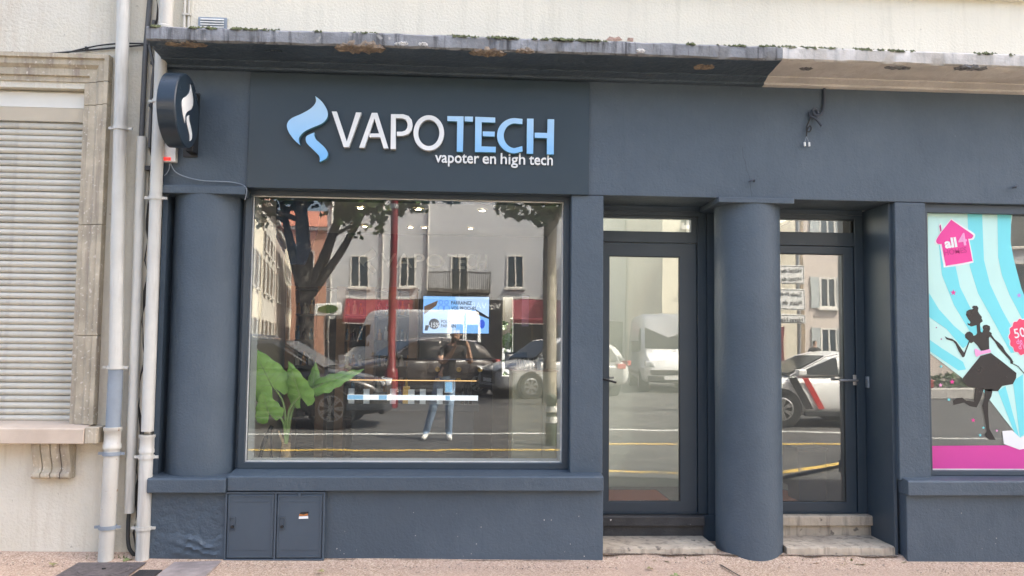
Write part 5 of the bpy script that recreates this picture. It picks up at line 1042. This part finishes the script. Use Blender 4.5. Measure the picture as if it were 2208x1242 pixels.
for x in (6.15, 7.52): MB().tube([(x, -11.05, .1), (x, -11.05, 4.6)], .04, 10).build('post', 'alloy', DS, smooth=60)
for z0, z1, ls in ((4.42, 4.85, ('Toutes directions', 'Centre ville')), (2.99, 3.41, ('Hôtel de Ville', 'Hôtel de Police')), (2.41, 2.88, ('Sous-Préfecture', 'Palais de Justice')), (2.11, 2.31, ('Haras National',))):
    b_ = MB().box(5.75, 7.64, -11.0, -10.97, z0, z1).build('panel', 'film_white', DS, bevel=.01); frame_xz('panel_border', 'trim', DS, 5.765, 7.625, z0+.015, z1-.015, .012, -10.9695, -10.966, 0)
    for i, s_ in enumerate(ls): text('lettering', s_, 'trim', DS, 7.56, z1-.165-i*.19, .14, -10.964, .004, facing=1, xscale=.92)
PT = thing('flower_planter', 'stone planter with low bushes, mirrored in the right hand window', 'planter', (14.6, -17.8, .1))
MB().box(12.6, 17, -18.6, -17.3, .1, .42).build('trough', 'concrete_pale', PT, bevel=.03); q = MB(); rnd = random.Random(8)
for k in range(14): leaf_cloud(q, (12.9+k*.3, -17.95+rnd.uniform(-.2, .2), .6), .36, 130, .10, rnd, .8)
q.build('foliage', 'foliage', PT, fix=False)

# buildings round the square
def wallmat(name, c_): pm(name, c_, .85, .10, .35, .2, 8, streak=tuple(x*.75 for x in c_), streak_amt=.25); return name
wallmat('wall_grey', (.57, .575, .59)); wallmat('wall_sand', (.62, .59, .53)); wallmat('wall_salmon', (.62, .34, .24)); wallmat('wall_cream', (.80, .73, .58)); wallmat('wall_rose', (.64, .55, .49)); wallmat('roof_tile', (.42, .16, .10)); wallmat('wall_white', (.74, .71, .66))
pm('shutter_brown', (.12, .09, .07), .6, .1, 2); pm('shutter_grey', (.42, .45, .45), .6, .1, 2); pm('awning_red', (.17, .016, .028), .7, .1, 3); pm('shopfront_dark', (.03, .028, .03), .4, .15, 2); pm('pane', (.03, .05, .07), .05, .2, 1, spec=.8)
def building(label, loc, rz, w, d, hgt, mat, wins, roof=None, group='buildings round the square', shutters=False, ground=None, pitched=False):
    b = thing('building', label, 'building', (loc[0], loc[1], .1), rz, group, local=True)   # facade along local x, facing local +y
    MB().box(-w/2, w/2, -d, 0, 0, hgt).build('wall', mat, b, local=True); MB().box(-w/2-.15, w/2+.15, -d-.2, .25, hgt, hgt+.3).build('cornice', 'wall_white', b, local=True)
    if roof: MB().prism_x([(.35, hgt+.302), (-d/2, hgt+2.4), (-d-.35, hgt+.302)], -w/2-.3, w/2+.3).build('roof', roof, b, local=True)
    for x0, x1, z0, z1 in wins:
        f = MB().ring_y([(x0, z0), (x1, z0), (x1, z1), (x0, z1)], [(x0+.09, z0+.09), (x1-.09, z0+.09), (x1-.09, z1-.09), (x0+.09, z1-.09)], .05, .004).build('window', 'wall_white', b, local=True)
        MB().box(x0+.085, x1-.085, .005, .022, z0+.085, z1-.085).build('pane', 'pane', f, local=True); MB().box((x0+x1)/2-.04, (x0+x1)/2+.04, .023, .045, z0+.09, z1-.09).build('mullion', 'wall_white', f, local=True)
        MB().box(x0-.08, x1+.08, .0, .14, z0-.10, z0-.002).build('sill', 'wall_white', f, local=True)
        if shutters:
            wd = (x1-x0)*.48
            for a, c_ in ((x0-wd-.03, x0-.03), (x1+.03, x1+wd+.03)): MB().box(a, c_, .01, .06, z0, z1).build('shutter', 'shutter_brown' if 'row' in group else 'shutter_grey', f, local=True)
    return b
# the long pale block opposite
B1 = building('long grey beige block opposite, mirrored across the big window', (1.0, -46), 0, 19.0, 12, 11.5, 'wall_grey',
     [(-7.96, -6.81, 4.9, 6.92), (-4.93, -3.92, 4.93, 6.89), (1.78, 2.86, 5.0, 7.05), (5.3, 6.4, 5.0, 7.05), (-1.72, -.63, 4.3, 7.0)])
BAL = MB().box(-3.1, .80, .01, 1.1, 4.60, 4.80).build('balcony', 'bark', B1, local=True)
for k in range(30): MB().box(-3.075+k*.132, -3.035+k*.132, 1.03, 1.07, 4.80, 5.80).build('bar', 'trim', BAL, local=True)
for k in range(8):
    for x in (-3.07, .77): MB().box(x-.01, x+.01, .05+k*.13, .07+k*.13, 4.80, 5.80).build('bar', 'trim', BAL, local=True)
MB().box(-3.1, .80, 1.01, 1.09, 5.80, 5.88).build('handrail', 'trim', BAL, local=True)
def awning(b, x0, x1, z0, z1):
    o = MB().prism_x([(.05, z1), (1.5, z0), (1.5, z0-.25), (1.46, z0-.25), (1.46, z0-.02), (.05, z1-.06)], x0, x1).build('awning', 'awning_red', b, local=True); MB().box(x0-.05, x1+.05, .0, .12, z1-.02, z1+.10).build('awning_case', 'wall_white', o, local=True); MB().box(x0, x1, 1.45, 1.53, z0-.30, z0-.252).build('front_bar', 'wall_white', o, local=True)
awning(B1, -8.2, -4.0, 2.9, 4.2); awning(B1, 2.1, 7.5, 3.0, 4.3)
MB().box(-3.9, 1.7, .01, .25, .2, 4.2).build('shopfront', 'shopfront_dark', B1, local=True); MB().box(-9.4, -4.05, .01, .12, .2, 2.9).build('shopfront', 'shopfront_dark', B1, local=True); MB().box(2.0, 9.3, .01, .12, .2, 3.0).build('shopfront', 'pane', B1, local=True)
for x in (-6.0, -9.2, -3.2, 4.6): MB().tube([(x, .08, .1), (x, .08, 11.4)], .06, 8).build('downpipe', 'wall_white', B1, local=True)
for x in (-8.0, -6.6, -5.2, 3.4, 5.0, 6.6): MB().box(x-.06, x+.06, .12, .18, .2, 2.9).build('shopfront_post', 'wood', B1, local=True)
text_par = thing('street_sign', 'dark shop name board over the parade opposite, mirrored beside the television', 'sign', (1.0, -45.7, 3.3))
MB().box(.0, 2.65, -45.74, -45.68, 3.55, 4.22).build('board', 'shopfront_dark', text_par); text('lettering', 'Viz VAR', 'film_white', text_par, 2.45, 3.72, .55, -45.66, .01, facing=1, width=1.9)
B2 = building('sand coloured shop and flats, mirrored in the left glass door', (14.2, -42), 0, 7.2, 10, 12, 'wall_sand', [(-5.7+2.4, -3.2+2.4, 4.3, 5.7), (-.9, 1.1, 4.3, 5.7), (-3.2, -1.4, 8.0, 9.8), (-.4, 1.4, 8.0, 9.8)])
MB().box(-3.5, 3.4, .01, .2, 2.75, 3.7).build('shop_board', 'shopfront_dark', B2, local=True); MB().box(-1.0, 3.3, .01, .15, .15, 2.7).build('shop_window', 'wood', B2, local=True); MB().box(-3.4, -1.1, .01, .15, .15, 2.7).build('shop_window', 'pane', B2, local=True); MB().box(-3.5, 3.5, .0, .9, 3.72, 4.1).build('balcony', 'wall_white', B2, local=True)
building('rose grey house with white shuttered window, mirrored in the right glass door', (20.5, -31), -.10, 9.4, 9, 10.5, 'wall_rose', [(-3.95, -3.1, 3.3, 4.75), (-.5, .5, 3.3, 4.75), (-3.95, -3.1, 6.6, 8.2), (-.5, .5, 6.6, 8.2), (-3.95, -3.1, .9, 2.4), (2.6, 3.6, 3.3, 4.75)], 'roof_tile', shutters=True)
B3 = building('cream corner house with red door, mirrored behind the direction signs', (12.2, -30.2), 0, 6.2, 8, 9.5, 'wall_cream', [(-2.2, -1.2, 4.0, 5.6), (.2, 1.2, 4.0, 5.6), (-2.2, -1.2, 6.9, 8.4), (.2, 1.2, 6.9, 8.4)], 'roof_tile')
MB().box(1.6, 2.5, .01, .06, .1, 2.4).build('door', 'awning_red', B3, local=True); MB().box(-.6, 1.2, .01, .06, .3, 2.4).build('shop_window', 'pane', B3, local=True)
building('modern dark glazed block mirrored in the right hand window', (37, -42), 0, 18, 10, 14, 'wall_grey', [(-8+k*2.9, -5.6+k*2.9, z, z+2.4) for k in range(6) for z in (1.0, 4.3, 7.6, 10.9)])
# street of old houses receding at the left
ang = math.atan2(-37, -5.5)     # facade line direction from (-8.6,-28) to (-14,-65)
def along(s): return (-8.9-.147*s, -28-s)
for i, (s, w, hg, mt, lab) in enumerate(((4, 9.0, 7.5, 'wall_cream', 'nearest cream house of the receding row, mirrored at the far left'), (13.2, 9.0, 8.6, 'wall_sand', 'sand coloured second house of the receding row at the far left'), (22.4, 9.0, 8.2, 'wall_rose', 'rose grey third house of the receding row at the far left'), (31.6, 9, 9.0, 'wall_cream', 'farthest cream house of the receding row at the far left'))):
    x_, y_ = along(s); building(lab, (x_, y_), -math.pi/2-.146, w, 8, hg, mt, [(-3.6+k*2.6, -2.5+k*2.6, z, z+1.7) for k in range(3) for z in (.9, 4.0)]+[(-3.6+k*2.6, -2.5+k*2.6, 6.2, 7.2) for k in range(3) if hg > 8], 'roof_tile', 'houses of the receding row', shutters=True)
building('salmon gabled house closing the street behind the forked tree', (-13.2, -69), .05, 11, 9, 11.5, 'wall_salmon', [(-4+k*2.8, -2.9+k*2.8, z, z+1.8) for k in range(3) for z in (1.0, 4.4, 7.8)], 'roof_tile')
building('tall cream house left of the shop row, mirrored beyond the photographer', (-26, -40), .25, 16, 10, 11, 'wall_white', [(-6.5+k*3, -5.2+k*3, z, z+1.9) for k in range(5) for z in (1.0, 4.4, 7.8)], 'roof_tile')
# pub sign seen on the corner
CS = thing('corner_sign', 'small white and green shop sign at the corner opposite', 'sign', (-8.8, -45, 3.0)); MB().box(-9.0, -7.4, -45.5, -45.35, 3.2, 3.95).build('panel', 'film_white', CS, bevel=.05); MB().prism_y(ell(-8.2, 3.6, .6, .24, 24), -45.34, -45.30).build('oval', 'foliage', CS)

# ---------------------------------------------------------------- people
pm('skin', (.50, .30, .21), .5, .08, 6); pm('shirt_black', (.018, .018, .020), .85, .2, 12, .4, 40); pm('jeans', (.28, .37, .50), .85, .25, 6, .5, 30, col2=(.15, .22, .33)); pm('shoe_white', (.72, .71, .69), .6, .06, 9); pm('hair', (.025, .018, .014), .7, .2, 30, .5, 80)
def person(label, loc, verts, edges, rule, root=0):
    p_ = thing('person', label, 'person', loc)
    me = bpy.data.meshes.new('body'); me.from_pydata([tuple(Vector(v_[:3])-Vector(loc)) for v_ in verts], edges, [])
    o = bpy.data.objects.new('body', me); COL.objects.link(o); sk = o.modifiers.new('skin', 'SKIN')
    sk.use_smooth_shade = True
    for i, v_ in enumerate(verts):
        r_ = v_[3]; me.skin_vertices[0].data[i].radius = (r_, r_) if not isinstance(r_, tuple) else r_; me.skin_vertices[0].data[i].use_root = (i == root)
    ss = o.modifiers.new('sub', 'SUBSURF'); ss.levels = 2; ss.render_levels = 2
    dg = bpy.context.evaluated_depsgraph_get(); dg.update(); m2 = bpy.data.meshes.new_from_object(o.evaluated_get(dg)); bpy.data.objects.remove(o)
    m2.name = 'body'; m2.materials.clear()
    for k in ('skin', 'shirt_black', 'jeans', 'shoe_white', 'hair'): m2.materials.append(MATS[k])
    for f in m2.polygons: f.material_index = rule(f.center+Vector(loc)); f.use_smooth = True
    b = bpy.data.objects.new('body', m2); COL.objects.link(b); b.parent = p_; OFF[b.name] = Vector(loc)
    return p_
PH_V = [(-.24, -6.62, 1.04, (.15, .11)), (-.21, -6.63, 1.22, (.14, .10)), (-.15, -6.64, 1.42, (.17, .11)), (-.12, -6.63, 1.53, (.10, .08)), (-.10, -6.61, 1.60, .058), (-.09, -6.58, 1.68, (.072, .085)), (-.085, -6.57, 1.76, (.078, .095)), (-.085, -6.58, 1.83, (.06, .075)),
        (-.33, -6.62, .96, .095), (-.43, -6.60, .58, .070), (-.52, -6.63, .20, .055), (-.535, -6.55, .145, .042), (-.56, -6.42, .135, .042), (-.16, -6.62, .96, .095), (-.17, -6.57, .58, .070), (-.17, -6.60, .20, .055), (-.165, -6.52, .145, .042), (-.15, -6.39, .135, .042),
        (-.30, -6.63, 1.48, .070), (-.32, -6.52, 1.34, .052), (-.27, -6.42, 1.295, .046), (-.16, -6.36, 1.42, .040), (-.10, -6.32, 1.53, .028), (-.085, -6.285, 1.575, (.018, .036)),
        (.03, -6.63, 1.48, .070), (.12, -6.52, 1.34, .052), (.145, -6.40, 1.30, .046), (.125, -6.33, 1.43, .040), (.11, -6.30, 1.53, .028), (.098, -6.28, 1.59, (.018, .036)),
        (-.09, -6.485, 1.70, .016)]
PH_E = [(0, 1), (1, 2), (2, 3), (3, 4), (4, 5), (5, 6), (6, 7), (0, 8), (8, 9), (9, 10), (10, 11), (11, 12), (0, 13), (13, 14), (14, 15), (15, 16), (16, 17), (3, 18), (18, 19), (19, 20), (20, 21), (21, 22), (22, 23), (3, 24), (24, 25), (25, 26), (26, 27), (27, 28), (28, 29), (5, 30)]
def fingers(V, E_, root, side):
    c_ = V[root]
    for k in range(4):
        y_ = -6.262+.004*k; z_ = 1.555+.018*k+(.0 if side < 0 else .01); i0 = len(V); V += [(c_[0], c_[1], z_, .011), (side*.088, -6.245, z_+.006, .009), (side*.074, -6.225, z_+.008, .008)]; E_ += [(root, i0), (i0, i0+1), (i0+1, i0+2)]
    i0 = len(V); V += [(c_[0]*.9, -6.275, 1.565, .011), (side*.06, -6.262, 1.565, .009)]; E_ += [(root, i0), (i0, i0+1)]
fingers(PH_V, PH_E, 23, -1); fingers(PH_V, PH_E, 29, 1)
def ph_rule(c_):
    if c_.z < .19: return 3
    if c_.z < 1.06: return 2
    if c_.y > -6.47 and c_.z < 1.66: return 0
    if c_.z > 1.565:
        return 4 if (c_.z > 1.80 or (c_.z > 1.70 and c_.y < -6.60) or (c_.z < 1.655 and c_.y > -6.56 and c_.z > 1.60)) else 0
    if c_.z < 1.40 and (c_.x < -.28 and c_.y > -6.56 or c_.x > .08): return 0
    return 1
PH = person('man in black t-shirt and jeans photographing the shop, mirrored in the window', (-.3, -6.6, .1), PH_V, PH_E, ph_rule)
for s in (-1, 1): MB().lathe([(0, -.012), (.016, -.010), (.02, 0), (.012, .01), (0, .012)], (-.085+s*.083, -6.585, 1.73), 10, 'x').build('ear', 'skin', PH, smooth=60)
for s in (-1, 1): MB().lathe([(0, -.008), (.011, -.004), (.012, .002), (0, .006)], (-.087+s*.032, -6.488, 1.745), 10, 'y').build('eye', 'hair', PH, smooth=60)
MB().box(-.112, -.062, -6.492, -6.484, 1.660, 1.668).build('mouth', 'hair', PH)
phn = thing('phone', 'black phone held up in the photographer\'s hands', 'phone', (0, -6.23, 1.6)); MB().box(-.076, .076, -6.232, -6.222, 1.562, 1.636).build('body', 'black', phn, bevel=.004); bx('camera_bump', 'trim', phn, -.062, -.035, -6.222, -6.219, 1.60, 1.63)
px_, py_ = 13.45, -24.0
W_V = [(0, 0, .92, (.14, .10)), (0, 0, 1.12, (.13, .10)), (0, 0, 1.32, (.16, .11)), (0, 0, 1.42, .09), (0, 0, 1.50, .05), (.01, 0, 1.58, .08), (.01, 0, 1.66, .085), (.01, 0, 1.73, .06), (-.09, 0, .86, .085), (-.12, .06, .48, .062), (-.13, -.05, .10, .045), (-.10, -.05, .05, .04), (.0, -.05, .045, .04), (.09, 0, .86, .085), (.12, -.02, .48, .062), (.16, -.12, .10, .045), (.20, -.12, .05, .04), (.28, -.12, .045, .04),
       (-.20, 0, 1.38, .06), (-.25, .02, 1.12, .045), (-.20, .05, .88, .036), (-.18, .06, .78, .03), (.20, 0, 1.38, .06), (.25, .0, 1.12, .045), (.28, .05, .90, .036), (.30, .06, .80, .03)]
W_E = [(0, 1), (1, 2), (2, 3), (3, 4), (4, 5), (5, 6), (6, 7), (0, 8), (8, 9), (9, 10), (10, 11), (11, 12), (0, 13), (13, 14), (14, 15), (15, 16), (16, 17), (3, 18), (18, 19), (19, 20), (20, 21), (3, 22), (22, 23), (23, 24), (24, 25)]
def w_rule(c_):
    z_ = c_.z-.1
    if z_ < .09: return 3
    if z_ > 1.68 or (z_ > 1.6 and c_.x < px_-.02): return 4
    if z_ > 1.47: return 0
    if abs(c_.x-px_) > .15 and z_ < 1.2: return 0
    return 2 if z_ < .93 else 1
person('dark haired walker in black shirt, mirrored small in the right glass door', (px_, py_, .1), [(a+px_, b+py_, c_+.1, r_) for a, b, c_, r_ in W_V], W_E, w_rule)
